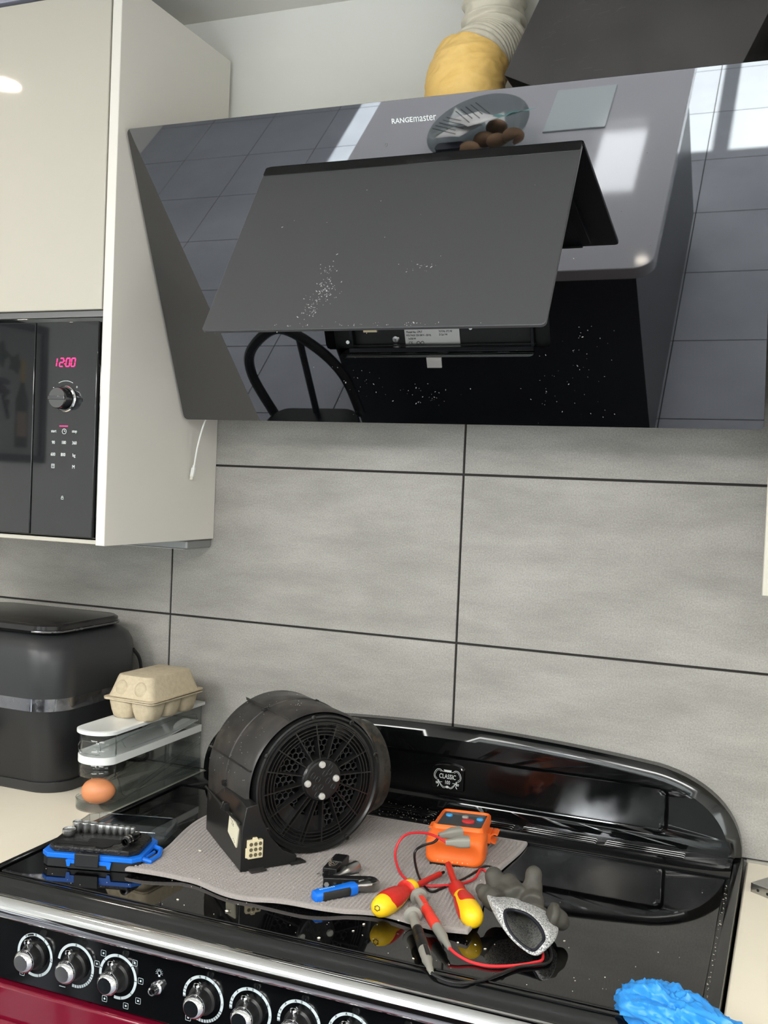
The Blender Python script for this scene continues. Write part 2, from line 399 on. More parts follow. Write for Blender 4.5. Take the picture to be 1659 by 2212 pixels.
def seg7(ch, cx, cz, h, mb, y):
    on = {'0': 'abcdef', '1': 'bc', '2': 'abged'}[ch]; w2 = h*0.27; t = h*0.07
    q = {'a': (-w2, h/2, w2, h/2), 'g': (-w2, 0, w2, 0), 'd': (-w2, -h/2, w2, -h/2), 'b': (w2, 0, w2, h/2), 'c': (w2, -h/2, w2, 0), 'e': (-w2, -h/2, -w2, 0), 'f': (-w2, 0, -w2, h/2)}
    for k in on:
        x0, z0, x1, z1 = q[k]; sh = lambda z: 0.14*z
        a = V((cx+x0+sh(z0), y, cz+z0)); b = V((cx+x1+sh(z1), y, cz+z1)); d = (b-a).normalized(); a += d*t*0.6; b -= d*t*0.6
        n = V((-d.z, 0, d.x))*t
        mb.loft([[a-n, b-n, b+n, a+n], [p+V((0, 0.0003, 0)) for p in (a-n, b-n, b+n, a+n)]])
mb = MB()
for ch, x in (('1', -0.6170), ('2', -0.6035), ('0', -0.5905), ('0', -0.5795)): seg7(ch, x, 1.6700, 0.0135, mb, -0.3440)
for z in (1.6675, 1.6725): mb.box(-0.5980, -0.5965, -0.3440, -0.3437, z-0.0008, z+0.0008)
mb.build('clock_digits', M_led, cp, world=True, smooth=0)
kn = MB(); kn.lathe([(0.0205, 0), (0.0205, 0.0025), (0.0185, 0.003), (0.0175, 0.020), (0.0165, 0.022), (0.0001, 0.022)], (-0.5935, -0.3436, 1.6091), (0, -1, 0), seg=40, cap=False)
knob = kn.build('selector_knob', M_blackgloss, mw, world=True)
MB().lathe([(0.0215, 0.0002), (0.0222, 0.0012), (0.0208, 0.0030), (0.0205, 0.0002)], (-0.5935, -0.3436, 1.6091), (0, -1, 0), seg=40, cap=False).build('chrome_ring', M_chrome, knob, world=True)
MB().box(-0.6105, -0.5765, -0.368, -0.3655, 1.6060, 1.6122).build('grip_bar', mat('dark_chrome', (110, 110, 114), 0.15, 1.0), knob, world=True, bevel=0.001)
mb = MB(); mb.tube([(-0.5935+0.031*cos(a), -0.3438, 1.6091+0.030*sin(a)) for a in [radians(62+k*4) for k in range(15)]], 0.0004, 6)
mb.build('dial_arc_print', M_prints, cp, world=True)
MB().box(-0.6035, -0.5865, -0.3441, -0.3437, 1.5628, 1.5642).build('active_bar_print', M_led, cp, world=True)
for s_, x, z, h in (('start', -0.6155, 1.5548, 0.0072), ('stop', -0.5725, 1.5552, 0.0072), ('90', -0.6155, 1.5355, 0.0078), ('180', -0.594, 1.5358, 0.0078), ('360', -0.572, 1.5355, 0.0078),
                  ('600', -0.6155, 1.5155, 0.0078), ('800', -0.5945, 1.5155, 0.0078), ('kg', -0.572, 1.515, 0.0078), ('M', -0.5723, 1.4955, 0.0085), ('-', -0.6185, 1.6285, 0.009), ('+', -0.5705, 1.6285, 0.008)):
    text(s_, h, M_prints, cp, FY((x, -0.3438, z)), 'button_lettering', xs=0.82)
mb = MB(); mb.tube([(-0.5937+0.0042*cos(a), -0.3438, 1.5546+0.0042*sin(a)) for a in [2*pi*k/20 for k in range(21)]], 0.0004, 6)
mb.box(-0.5940, -0.5934, -0.3440, -0.3437, 1.5546, 1.5575); mb.box(-0.5937, -0.5915, -0.3440, -0.3437, 1.5543, 1.5549); mb.build('clock_symbol', M_prints, cp, world=True)
mb = MB()
for a, b, c, d in ((-0.6180, -0.6115, 1.4925, 1.4932), (-0.6180, -0.6115, 1.4990, 1.4996), (-0.6180, -0.6115, 1.4972, 1.4978)): mb.box(a, b, -0.3440, -0.3437, c, d)
for x in (-0.6180, -0.6148, -0.6121): mb.box(x, x+0.0006, -0.3440, -0.3437, 1.4925, 1.4996)
mb.build('memory_symbol', M_prints, cp, world=True, smooth=0)
mb = MB(); mb.box(-0.5955, -0.5910, -0.3440, -0.3437, 1.4405, 1.4411); mb.box(-0.5955, -0.5910, -0.3440, -0.3437, 1.4435, 1.4441)
for x in (-0.5955, -0.5916): mb.box(x, x+0.0006, -0.3440, -0.3437, 1.4405, 1.4441)
mb.tube([(-0.5933+0.0016*cos(a), -0.3438, 1.4441+0.0022*sin(a)) for a in [pi*k/8 for k in range(9)]], 0.0003, 6); mb.build('lock_symbol', M_prints, cp, world=True)

# right wall cupboard, only its lower corner in view
rc = thing('wall_cupboard', 'cream wall cupboard right of the hood, mostly outside the picture', 'cupboard', (0.8, -0.17, 1.3665))
MB().box(0.515, 1.1, -0.325, -0.002, 1.3665, 2.285).build('carcass', M_cabside, rc, world=True, bevel=0.001)
MB().box(0.5152, 1.098, -0.35, -0.327, 1.3665, 2.279).build('door', M_cab, rc, world=True, bevel=0.0015)

# under-cupboard light along the wall
ul = thing('under_cupboard_light', 'slim grey framed light strip under the left wall cupboard', 'light', (-0.66, -0.05, 1.366))
MB().prism(rr(0.285, 0.085, 0.004, 4), FM((-0.652, -0.046, 1.366), (1, 0, 0), (0, -1, 0)), 0.0, 0.016, bev=0.002).build('housing', mat('grey_metal', (140, 142, 142), 0.4, 0.4), ul, world=True)
MB().box(-0.78, -0.525, -0.078, -0.020, 1.3485, 1.3499).build('diffuser', mat('white_diffuser', (225, 226, 222), 0.5), ul, world=True)

# white charging cable hanging behind the hood corner
cb = thing('charging_cable', 'white charging cable with small plug hanging beside the left cupboard panel', 'cable', (-0.485, -0.1, 1.50))
M_wcable = mat('white_cable_plastic', (236, 236, 232), 0.35)
MB().tube([(-0.466, -0.055, 1.70), (-0.462, -0.075, 1.64), (-0.4727, -0.1, 1.5906), (-0.4859, -0.1, 1.5474), (-0.4924, -0.1, 1.5103), (-0.4936, -0.1, 1.5035)], 0.0016, 8, sub=6).build('cord', M_wcable, cb, world=True)
mb = MB(); mb.obox((-0.4955, -0.1, 1.4955), (0.0034, 0, 0), (0, 0.0022, 0), (0.0015, 0, 0.0085)); mb.cyl((-0.4942, -0.1, 1.5025), (-0.4932, -0.1, 1.509), 0.0025, 0.0018)
mb.build('plug_body', M_wcable, cb, world=True, bevel=0.0006)
MB().obox((-0.4975, -0.1, 1.4848), (0.0029, 0, 0), (0, 0.0012, 0), (0.0005, 0, 0.0032)).build('plug_tip', mat('cream_contact', (225, 222, 205), 0.3), cb, world=True)

# ---------------------------------------------------------------- cooker hood
HA = V((0, -0.1276, 1.5916)); HT = V((0, -0.3993, 0.9168)); HN = V((0, -0.9168, -0.3993))
def HM(u, t, off=0.0): return FM(HA+V((u, 0, 0))+HT*t+HN*off, (1, 0, 0), HT)
hd = thing('cooker_hood', 'angled black glass cooker hood with its front flap swung open', 'cooker hood', (0, -0.17, 1.5916))
def annulus(mb, outer, inner, M, prof):
    """ring between two star-shaped outlines; prof = list of (which, depth), which 0 outer .. 1 inner"""
    ang = sorted(set(round(atan2(p[1], p[0]), 6) for p in list(outer)+list(inner)+dens(inner, 0.02)+dens(outer, 0.03)))
    def hitp(poly, a):
        d = V((cos(a), sin(a))); best = 0
        for i in range(len(poly)):
            A = V(poly[i]); e = V(poly[(i+1) % len(poly)])-A; den = d.x*e.y-d.y*e.x
            if abs(den) < 1e-12: continue
            k = (A.x*e.y-A.y*e.x)/den; u = (A.x*d.y-A.y*d.x)/den
            if k > 0 and -1e-5 <= u <= 1+1e-5: best = max(best, k)
        return d*best
    O = [hitp(outer, a) for a in ang]; I = [hitp(inner, a) for a in ang]
    rings = [[M @ V((o.x+(i.x-o.x)*k, o.y+(i.y-o.y)*k, t)) for o, i in zip(O, I)] for k, t in prof]
    return rings
outer = rr(1.0, 0.5034, 0.008, 4)
ct = 0.2517
inner = [(x, t-ct) for x, t in ((-0.160, 0.114), (0.154, 0.114), (0.160, 0.116), (0.162, 0.122), (0.1625, 0.1287), (0.181, 0.1287), (0.186, 0.131), (0.188, 0.137), (0.188, 0.38), (-0.192, 0.38), (-0.192, 0.137), (-0.190, 0.131), (-0.185, 0.1287), (-0.171, 0.1287), (-0.170, 0.122), (-0.168, 0.117))]
mb = MB(); mb.loft(annulus(mb, outer, inner, HM(0, ct), [(0, -0.0005), (0.001, 0.0), (1, 0.0), (1, -0.006), (0, -0.006)]), loop=True)
gp = mb.build('glass_panel', M_blackgloss, hd, world=True, smooth=20)
# dry dust smears on the glass, real thin specks
M_dust = mat('plaster_dust', (170, 170, 168), 0.9)
def specks(mb, n, cu, ct_, su, st, off, rmin=0.0002, rmax=0.0007, M0=None):
    for k in range(n):
        u = random.gauss(cu, su); t = random.gauss(ct_, st); r = random.uniform(rmin, rmax)*random.random()**1.2+0.0002
        Mx = (M0 or HM)(u, t, off); a = random.random()*3; e = 1+random.random()*1.8
        mb.loft([[Mx @ V((r*e*cos(a)*cos(q)-r*sin(a)*sin(q), r*e*sin(a)*cos(q)+r*cos(a)*sin(q), z)) for q in [2*pi*i/6 for i in range(6)]] for z in (0.0, 0.0002)])
mb = MB(); specks(mb, 30, -0.15, 0.07, 0.035, 0.022, 0.0001); specks(mb, 30, -0.02, 0.05, 0.03, 0.01, 0.0001); specks(mb, 36, 0.20, 0.055, 0.04, 0.03, 0.0001); specks(mb, 25, 0.24, 0.11, 0.02, 0.04, 0.0001)
tag(mb.build('dust_specks', M_dust, hd, world=True, smooth=0), 'pale dust specks', kind='stuff')
# brand lettering and touch marks
text('RANGE', 0.0098, M_prints, hd, HM(-0.0178, 0.4745, 0.0003), 'brand_lettering', xs=1.05, bold=0.00015)
text('master', 0.0150, M_prints, hd, HM(0.0176, 0.4755, 0.0003), 'brand_lettering', xs=0.86)
mb = MB(); mb.tube([HM(-0.0466, 0.4427, 0.0003) @ V((0.0016*cos(a), 0.0022*sin(a), 0)) for a in [2*pi*k/14 for k in range(15)]], 0.0003, 5)
mb.build('touch_mark', mat('grey_print', (120, 122, 125), 0.5), hd, world=True)
# housing behind the glass: open shell
mb = MB()
mb.box(-0.42, 0.42, -0.006, -0.001, 1.63, 1.962); mb.box(-0.42, 0.42, -0.275, -0.006, 1.957, 1.962); mb.box(-0.42, 0.42, -0.138, -0.006, 1.63, 1.635)
for x in (-0.42, 0.415):
    mb.loft([[(q, y, z) for y, z in ((-0.006, 1.635), (-0.139, 1.635), (-0.275, 1.957), (-0.006, 1.957))] for q in (x, x+0.005)])
mb.build('housing', M_black, hd, world=True, smooth=0)
# recess lining, inner plate, ledge
mb = MB()
for a, b in (((-0.172, 0.114), (0.166, 0.118)), ((-0.196, 0.385), (0.192, 0.39))):
    mb.prism([(a[0], a[1]), (b[0], a[1]), (b[0], b[1]), (a[0], b[1])], HM(0, 0), -0.075, -0.0065)
for x in (-0.198, 0.192): mb.prism([(x, 0.12), (x+0.004, 0.12), (x+0.004, 0.386), (x, 0.386)], HM(0, 0), -0.075, -0.0065)
mb.build('recess_lining', M_enamel, hd, world=True, smooth=0)
mb = MB(); mb.prism([(-0.196, 0.119), (0.19, 0.119), (0.19, 0.386), (-0.196, 0.386)], HM(0, 0), -0.0445, -0.0405)
mb.build('inner_plate', M_dark, hd, world=True, smooth=0)
mb = MB()
mb.prism([(-0.158, 0.1185), (0.158, 0.1185), (0.158, 0.1265), (-0.158, 0.1265)], HM(0, 0), -0.030, -0.014, bev=0.001)
mb.prism([(-0.158, 0.1265), (0.158, 0.1265), (0.158, 0.1275), (-0.158, 0.1275)], HM(0, 0), -0.034, -0.028)
for u in (-0.10, -0.055, 0.0, 0.055, 0.10): mb.prism([(u, 0.1175), (u+0.018, 0.1175), (u+0.018, 0.1185), (u, 0.1185)], HM(0, 0), -0.016, -0.012)
for x in (-0.160, 0.150): mb.prism([(x, 0.12), (x+0.006, 0.12), (x+0.006, 0.38), (x, 0.38)], HM(0, 0), -0.038, -0.026, bev=0.001)
mb.build('filter_ledge', mat('black_satin_metal', (30, 31, 33), 0.25, 0.5), hd, world=True)
lb = MB().prism([(-0.0475, -0.024), (0.0475, -0.024), (0.0475, 0.024), (-0.0475, 0.024)], HM(-0.0178, 0.1450, -0.0400), 0.0, 0.0005).build('rating_label', mat('silver_label', (178, 177, 174), 0.5, 0.1), hd, world=True, smooth=0)
M_ink = mat('black_ink', (22, 22, 24), 0.6)
for s_, u, t, h in (('Model No. CPLT', -0.048, 0.1455, 0.0052), ('TOTAL 272 W', 0.006, 0.1460, 0.0048), ('VOLTAGE 220-240 V - 50 Hz', -0.041, 0.1400, 0.0046), ('D 2x1 W', 0.002, 0.1405, 0.0048), ('1x250 W', -0.053, 0.1343, 0.0046), ('CE', -0.056, 0.1265, 0.0080)):
    text(s_, h, M_ink, lb, HM(u, t, -0.0393), 'label_print', xs=0.78)
mb = MB()
for u in (-0.0425, -0.0355): mb.tube([HM(u, 0.1270, -0.0392) @ V((0.0028*cos(a), 0.0028*sin(a), 0)) for a in [2*pi*k/16 for k in range(17)]], 0.0005, 5)
mb.build('label_symbols', M_ink, lb, world=True)
mb = MB(); mb.lathe([(0.0062, 0), (0.0065, 0.0015), (0.0052, 0.0032), (0.0005, 0.0036)], HM(-0.0814, 0.1344, -0.0400) @ V((0, 0, 0)), HN, seg=20, cap=False)
for sg in (-1, 1): mb.obox(HM(-0.0814, 0.1344, -0.0363) @ V((0, 0, 0)), (0.003, 0, 0.003*sg), HN*0.0003, (0.0005, 0, -0.0005*sg))
mb.build('screw', M_steel, hd, world=True)
for u, t, o_ in ((-0.1615, 0.1350, -0.022), (0.050, 0.1515, -0.038)):
    mb = MB(); mb.lathe([(0.0030, 0), (0.0030, 0.002), (0.0005, 0.003)], HM(u, t, o_) @ V((0, 0, 0)), HN, seg=16, cap=False)
    mb.build('screw', M_prints, hd, world=True)
# catch at the lower rim of the hole, and one further in
mb = MB(); mb.prism(rr(0.0252, 0.014, 0.0008, 2), HM(-0.0035, 0.1035), 0.0004, 0.002, bev=0.0004); mb.obox(HM(-0.0035, 0.112, -0.004) @ V((0, 0, 0)), (0.0126, 0, 0), HT*0.002, HN*0.006)
mb.build('spring_catch', mat('brushed_nickel', (190, 186, 180), 0.35, 1.0), hd, world=True, bevel=0.0003)
mb = MB(); mb.obox(HM(-0.118, 0.1535, -0.022) @ V((0, 0, 0)), (0.012, 0, 0), HT*0.0018, HN*0.003)
mb.build('lamp_rim', mat('pale_metal', (200, 186, 150), 0.35, 0.7), hd, world=True)
# the swung-open flap
FD = V((0, -0.5180, -0.8554)); FNm = V((0, -0.8554, 0.5180))
fo = HA+HT*0.4255+HN*0.003
FMx = lambda u, t, off=0.0: FM(fo+V((u, 0, 0))+FD*t+FNm*off, (1, 0, 0), -FD)
fl = MB(); fl.prism(rr(0.5015, 0.329, 0.007, 5), FMx(-0.002, 0.1665), -0.006, 0.0, bev=0.0009)
flap = fl.build('flap', M_satin, hd, world=True, smooth=25)
MB().prism(rr(0.500, 0.019, 0.004, 3), FMx(-0.002, 0.0105), 0.0, 0.0007, bev=0.0003).build('hinge_strip', M_enamel, flap, world=True)
mb = MB()
for u in (-0.2, 0.2): mb.obox(FMx(u, 0.2, -0.012) @ V((0, 0, 0)), (0.008, 0, 0), FD*0.1, FNm*0.005)
mb.obox(FMx(0, 0.318, -0.010) @ V((0, 0, 0)), (0.19, 0, 0), FD*0.004, FNm*0.003)
mb.build('flap_bracket', M_black, flap, world=True, bevel=0.001)
mb = MB()
for cu, cv, su, sv, n in ((-0.075, 0.27, 0.010, 0.012, 70), (-0.08, 0.235, 0.008, 0.022, 40), (-0.09, 0.30, 0.006, 0.008, 40), (0.0, 0.325, 0.09, 0.002, 40), (0.06, 0.225, 0.012, 0.006, 16), (0.0, 0.18, 0.2, 0.12, 18)):
    specks(mb, n, cu, cv, su, sv, 0.0001, 0.0002, 0.0008, M0=FMx)
tag(mb.build('dust_specks', M_dust, flap, world=True, smooth=0), 'pale dust specks', kind='stuff')

# ---------------------------------------------------------------- flexible duct and tape sleeve
M_duct = mat('white_pvc_duct', (222, 214, 196), 0.45, bump=(70, 0.5, 0.004), sss=0.1)
dp = crv([(0.043, -0.080, 2.379), (0.043, -0.080, 2.32), (0.044, -0.080, 2.26), (0.048, -0.090, 2.225), (0.046, -0.112, 2.20), (0.039, -0.143, 2.175), (0.033, -0.168, 2.13)], 26)
fd = thing('flexible_duct', 'white ribbed flexible air duct rising to the ceiling', 'duct', (0.043, -0.08, 2.379))
mb = MB(); P = dp; n = len(P); x = None; rings = []; s_acc = 0
for i in range(n):
    d = (P[min(i+1, n-1)]-P[max(i-1, 0)]).normalized()
    if x is None: x = V((1, 0, 0))
    x = (x-d*x.dot(d)).normalized(); y = d.cross(x)
    if i: s_acc += (P[i]-P[i-1]).length
    z = P[i].z; pitch = 0.030 if z > 2.225 else 0.0085
    ph = (2.379-z)/0.030 if z > 2.225 else (2.379-2.225)/0.030+(s_acc-0.154)/0.0085
    rib = (0.5+0.5*cos(2*pi*ph))**(3 if z > 2.225 else 1)
    amp = 0.007 if z > 2.225 else 0.0028
    rg = []
    for k in range(72):
        a = 2*pi*k/72; q = P[i]+0.05*(cos(a)*x+sin(a)*y)
        crum = noise.noise(q*42)*0.0055*(1-rib)*(1.0 if z > 2.2 else 0.35)
        r = 0.0475+amp*rib+crum+(0.003 if z < 2.2 else 0)
        rg.append(P[i]+r*(cos(a)*x+sin(a)*y))
    rings.append(rg)
mb.loft(rings, cap=False)
mb.build('duct_hose', M_duct, fd, world=True, smooth=180)
MB().lathe([(0.052, -0.004), (0.056, -0.004), (0.056, 0.0), (0.052, 0.0)], (0.043, -0.08, 2.3795), (0, 0, 1), cap=False).build('ceiling_collar', M_white, fd, world=True)
M_tape = mat('yellow_masking_tape', (236, 198, 122), 0.6, var=(14, (226, 182, 98), 0.4, 0.7), bump=(60, 0.3, 0.003), sss=0.05)
ts = thing('tape_sleeve', 'crumpled yellow masking tape sleeve wrapped round the hood outlet', 'tape', (0.03, -0.18, 1.963))
pp = crv([(0.028, -0.180, 1.965), (0.029, -0.182, 2.02), (0.030, -0.182, 2.08), (0.031, -0.177, 2.12), (0.033, -0.168, 2.145), (0.035, -0.157, 2.166)], 22)
rings = []; n = len(pp); x = V((1, 0, 0))
for i in range(n):
    d = (pp[min(i+1, n-1)]-pp[max(i-1, 0)]).normalized(); x = (x-d*x.dot(d)).normalized(); y = d.cross(x); f = i/(n-1); rg = []
    for k in range(110):
        a = 2*pi*k/110; q = pp[i]+0.06*(cos(a)*x+sin(a)*y)
        cr = abs(noise.noise(V((q.x*22, q.y*22, q.z*48))))*0.0035+abs(noise.noise(V((q.x*50+7, q.y*50, q.z*90-q.x*60))))*0.0025
        r = 0.0665-0.004*f-cr+0.0008*sin(q.z*70+3*sin(a*2)) - (0.003*((f-0.96)/0.04) if f > 0.96 else 0)
        rg.append(pp[i]+r*(cos(a)*x+sin(a)*y))
    rings.append(rg)
mb = MB(); mb.loft(rings, cap=False); mb.build('sleeve', M_tape, ts, world=True, smooth=60)

# ---------------------------------------------------------------- loose chimney cover leaning on the hood
cc = thing('chimney_cover', 'dark metal hood chimney cover tilted to the right on top of the hood', 'chimney cover', (0.402, -0.16, 1.967))
MC = FM((0.119, -0.262, 2.099), (0.906, 0, -0.4226), (0.4226, 0, 0.906))
M_chim = mat('dark_brown_sheet_metal', (46, 44, 44), 0.33, 0.0, ior=1.5, var=(3, (54, 50, 49), 0.4, 0.7), rvar=(12, 0.28, 0.42))
mb = MB()
mb.prism([(0, 0), (0.3115, 0), (0.3115, 0.285), (0, 0.285)], MC, -0.0015, 0.0, bev=0.0004)
mb.build('front_sheet', M_chim, cc, world=True, smooth=0)
for u, L in ((0.0, 'left'), (0.3100, 'right')):
    mb = MB(); mb.prism([(u, 0), (u+0.0015, 0), (u+0.0015, 0.285), (u, 0.285)], MC, -0.215, -0.0016)
    mb.prism([(u if u < 0.1 else u-0.018, 0), (u+0.018 if u < 0.1 else u+0.0015, 0), (u+0.018 if u < 0.1 else u+0.0015, 0.285), (u if u < 0.1 else u-0.018, 0.285)], MC, -0.2165, -0.2151)
    mb.build('side_sheet', M_chim, cc, world=True, smooth=0)
def MCx(u, t, off): return MC @ Matrix.Translation((u, t, off))
mb = MB()
for k in range(34):
    u = 0.03+random.random()*0.10; t = 0.03+random.random()*0.12; a = radians(38+random.gauss(0, 14)); L = random.uniform(0.004, 0.018)
    p = MCx(u, t, 0.0001); e = V((cos(a), sin(a), 0)); nn = V((-sin(a), cos(a), 0))*0.0001
    mb.loft([[p @ (-e*L/2-nn), p @ (e*L/2-nn), p @ (e*L/2+nn), p @ (-e*L/2+nn)], [p @ (-e*L/2-nn+V((0, 0, 0.0001))), p @ (e*L/2-nn+V((0, 0, 0.0001))), p @ (e*L/2+nn+V((0, 0, 0.0001))), p @ (-e*L/2+nn+V((0, 0, 0.0001)))]])
tag(mb.build('scratches', mat('scratch_grey', (84, 82, 80), 0.6), cc, world=True, smooth=0), 'pale scratches', kind='stuff')

# ---------------------------------------------------------------- range cooker
ck = thing('range_cooker', 'wide black and burgundy range cooker with chrome front rail', 'cooker', (0, -0.3, 0))
MB().box(-0.498, 0.498, -0.585, -0.03, 0.10, 0.895).build('body', M_black, ck, world=True, smooth=0)
MB().box(-0.47, 0.47, -0.56, -0.10, 0.0, 0.1).build('plinth', M_dark, ck, world=True, smooth=0)
# hob surround: tray with rolled front edge, side ridges and rear vent ledge
mb = MB()
prof = [(-0.594, 0.9145), (-0.600, 0.9165), (-0.607, 0.9165), (-0.612, 0.914), (-0.616, 0.909), (-0.619, 0.905), (-0.623, 0.903), (-0.626, 0.899), (-0.627, 0.890), (-0.622, 0.886), (-0.585, 0.886), (-0.585, 0.905)]
mb.loft([[(x, y, z) for y, z in prof] for x in (-0.4995, 0.4995)])
for sx in (-1, 1):
    pr = [(0.4845, 0.9085), (0.4855, 0.9150), (0.4885, 0.9155), (0.4955, 0.9155), (0.4985, 0.9145), (0.4998, 0.9115), (0.4998, 0.8955), (0.4845, 0.8955)]
    mb.loft([[(sx*a, y, z) for a, z in pr] for y in (-0.5935, -0.0105)])
mb.box(-0.4845, 0.4845, -0.5935, -0.118, 0.8955, 0.9085)
mb.loft([[(x, y, z) for y, z in ((-0.118, 0.8955), (-0.118, 0.9165), (-0.1155, 0.9185), (-0.070, 0.9190), (-0.045, 0.9195), (-0.0105, 0.9195), (-0.0105, 0.8955))] for x in (-0.4845, 0.4845)])
mb.build('hob_surround', M_enamel, ck, world=True, smooth=40)
MB().prism(rr(0.957, 0.4715, 0.004, 3), FM((0.0, -0.3555, 0.9085), (1, 0, 0), (0, 1, 0)), 0.0, 0.0065, bev=0.001).build('hob_glass', M_hob, ck, world=True, smooth=25)
# vent ribs, grouped
for i in range(6):
    xa = -0.415+i*0.1395
    mb = MB()
    for y in (-0.049, -0.0585, -0.068):
        mb.tube([(xa+0.004, y, 0.9180), (xa+0.008, y, 0.9200), (xa+0.128, y, 0.9200), (xa+0.132, y, 0.9180)], 0.0013, 8)
        mb.box(xa+0.004, xa+0.132, y-0.0036, y-0.0026, 0.9186, 0.9196)
    mb.build('vent_slots', M_enamel, ck, world=True)
# splashback
def outl(inset, zb):
    P = []
    for k in range(0, 13): x = 0.36*k/12; P.append((x, 1.0670-0.150*x*x))
    p0, p1, p2, p3 = V((0.36, 1.0476)), V((0.435, 1.036)), V((0.4965, 0.99)), V((0.4965, 0.920))
    for k in range(1, 15):
        t = k/14; P.append(tuple((1-t)**3*p0+3*(1-t)**2*t*p1+3*(1-t)*t*t*p2+t**3*p3))
    Q = []
    for i, (x, z) in enumerate(P):
        a = V(P[max(i-1, 0)]); b = V(P[min(i+1, len(P)-1)]); d = (b-a).normalized(); nrm = V((-d.y, d.x))
        if nrm.y > 0 or nrm.x > 0: nrm = -nrm
        if i == 0: nrm = V((0, -1))
        Q.append((x+nrm.x*inset, z+nrm.y*inset))
    Q[-1] = (Q[-1][0], zb)
    L = [(-x, z) for x, z in Q[1:]][::-1]
    pts = L+Q
    return pts[::-1]        # counter-clockwise seen from the room? handled by normals
cz = 0.975
def sh(P): return [(x, z-cz) for x, z in P]
MS = FY((0, 0, cz))
O0 = sh(outl(0.0, 0.9197)); O1 = sh(outl(0.004, 0.9197)); O2 = sh(outl(0.020, 0.9197))
rp = rr(0.765, 0.083, 0.016, 6, 0, 0.9775-cz); rp2 = rr(0.749, 0.067, 0.010, 6, 0, 0.9775-cz)
mb = MB()
mb.loft([[MS @ V((x, z, t)) for x, z in O] for O, t in ((O0, 0.001), (O0, 0.022), (O1, 0.026), (O2, 0.0345))], cap=False)
R = annulus(mb, O2, rp, MS, [(0, 0.0345), (1, 0.0345)])
mb.loft(R, cap=False)
R2 = annulus(mb, rp, rp2, MS, [(0, 0.0345), (0.2, 0.0338), (0.8, 0.0285), (1, 0.0280)]); mb.loft(R2, cap=False)
mb.loft([[MS @ V((x, z, 0.0280)) for x, z in dens(rp2, 0.05)], [MS @ V((x*0.98, z*0.9, 0.0280)) for x, z in dens(rp2, 0.05)]], cap=False)
vs = [mb.bm.verts.new(MS @ V((x*0.98, z*0.9, 0.0280))) for x, z in dens(rp2, 0.05)]; mb.face(vs)
mb.build('splashback', M_enamel, ck, world=True, smooth=24)
# badge
bd = MB()
bp = [(-0.0285, -0.021)]+[(0.0285, -0.021)]+[(0.0285, 0.0165)]+[(0.0265*cos(a), 0.0175+0.007*sin(a)) for a in [pi*k/10 for k in range(0, 11)]]+[(-0.0285, 0.0165)]
badge = bd.prism(bp, FY((0.006, -0.0275, 0.9780)), 0.0, 0.0075, bev=0.0015).build('badge', M_enamel, ck, world=True, smooth=30)
M_badge = mat('silver_badge_print', (205, 210, 208), 0.35)
BM = FY((0.006, -0.0353, 0.9770))
text('CLASSIC', 0.0115, M_badge, badge, BM @ Matrix.Translation((0, 0.0035, 0)), 'badge_lettering', xs=0.72, ext=0.0003)
text('100', 0.0092, M_badge, badge, BM @ Matrix.Translation((0, -0.0068, 0)), 'badge_lettering', xs=0.75, ext=0.0003)
mb = MB()
def bl(pts, r=0.00045, sub=6): mb.tube([BM @ V((p[0], p[1], 0.0003)) for p in crv([(q[0], q[1], 0) for q in pts], sub)], r, 5)
for s_ in (-1, 1):
    bl([(s_*0.010, 0.0125), (s_*0.014, 0.0155), (s_*0.020, 0.0145), (s_*0.0245, 0.007), (s_*0.0240, 0.0005), (s_*0.0195, -0.0035)])
    bl([(s_*0.012, 0.0115), (s_*0.015, 0.0135), (s_*0.019, 0.0125), (s_*0.0225, 0.006), (s_*0.0222, 0.0015), (s_*0.0185, -0.0015)], 0.0003)
    bl([(s_*0.018, -0.003), (s_*0.015, -0.008), (s_*0.010, -0.0145), (s_*0.006, -0.0165), (s_*0.001, -0.0145)])
    bl([(s_*0.0165, -0.003), (s_*0.0135, -0.008), (s_*0.0095, -0.0125), (s_*0.006, -0.0145), (s_*0.001, -0.013)], 0.0003)
    bl([(s_*0.018, -0.004), (s_*0.0165, -0.008), (s_*0.020, -0.010), (s_*0.0205, -0.007), (s_*0.0175, -0.0085), (s_*0.016, -0.0125), (s_*0.018, -0.0155)], 0.0006)
    xa, xb = sorted((s_*0.0095, s_*0.0140)); mb.prism([(xa, -0.0071), (xb, -0.0071), (xb, -0.0064), (xa, -0.0064)], BM, 0, 0.0004)
bl([(-0.010, 0.0125), (0, 0.0122), (0.010, 0.0125)])
mb.prism([(-0.0075, 0.0155), (-0.005, 0.0115), (-0.002, 0.0125), (0, 0.0112), (0.002, 0.0125), (0.005, 0.0115), (0.0075, 0.0155)], BM, 0, 0.0005)
mb.ell(BM @ V((0, -0.0145, 0)), (0.003, 0, 0), (0, 0.0006, 0), (0, 0, 0.0022))
mb.build('badge_scrollwork', M_badge, badge, world=True)
# front rail
mb = MB(); mb.cyl((-0.496, -0.652, 0.8985), (0.496, -0.652, 0.8985), 0.0155, seg=40)
mb.build('front_rail', M_chrome, ck, world=True, bevel=0.002)
for x in (-0.47, 0.0, 0.47): MB().box(x-0.008, x+0.008, -0.645, -0.615, 0.890, 0.902).build('rail_bracket', M_black, ck, world=True, bevel=0.001)
MB().box(-0.4985, 0.4985, -0.620, -0.586, 0.778, 0.8855).build('control_fascia', mat('fascia_black_gloss', (10, 11, 13), 0.10, ior=1.5), ck, world=True, bevel=0.0015)
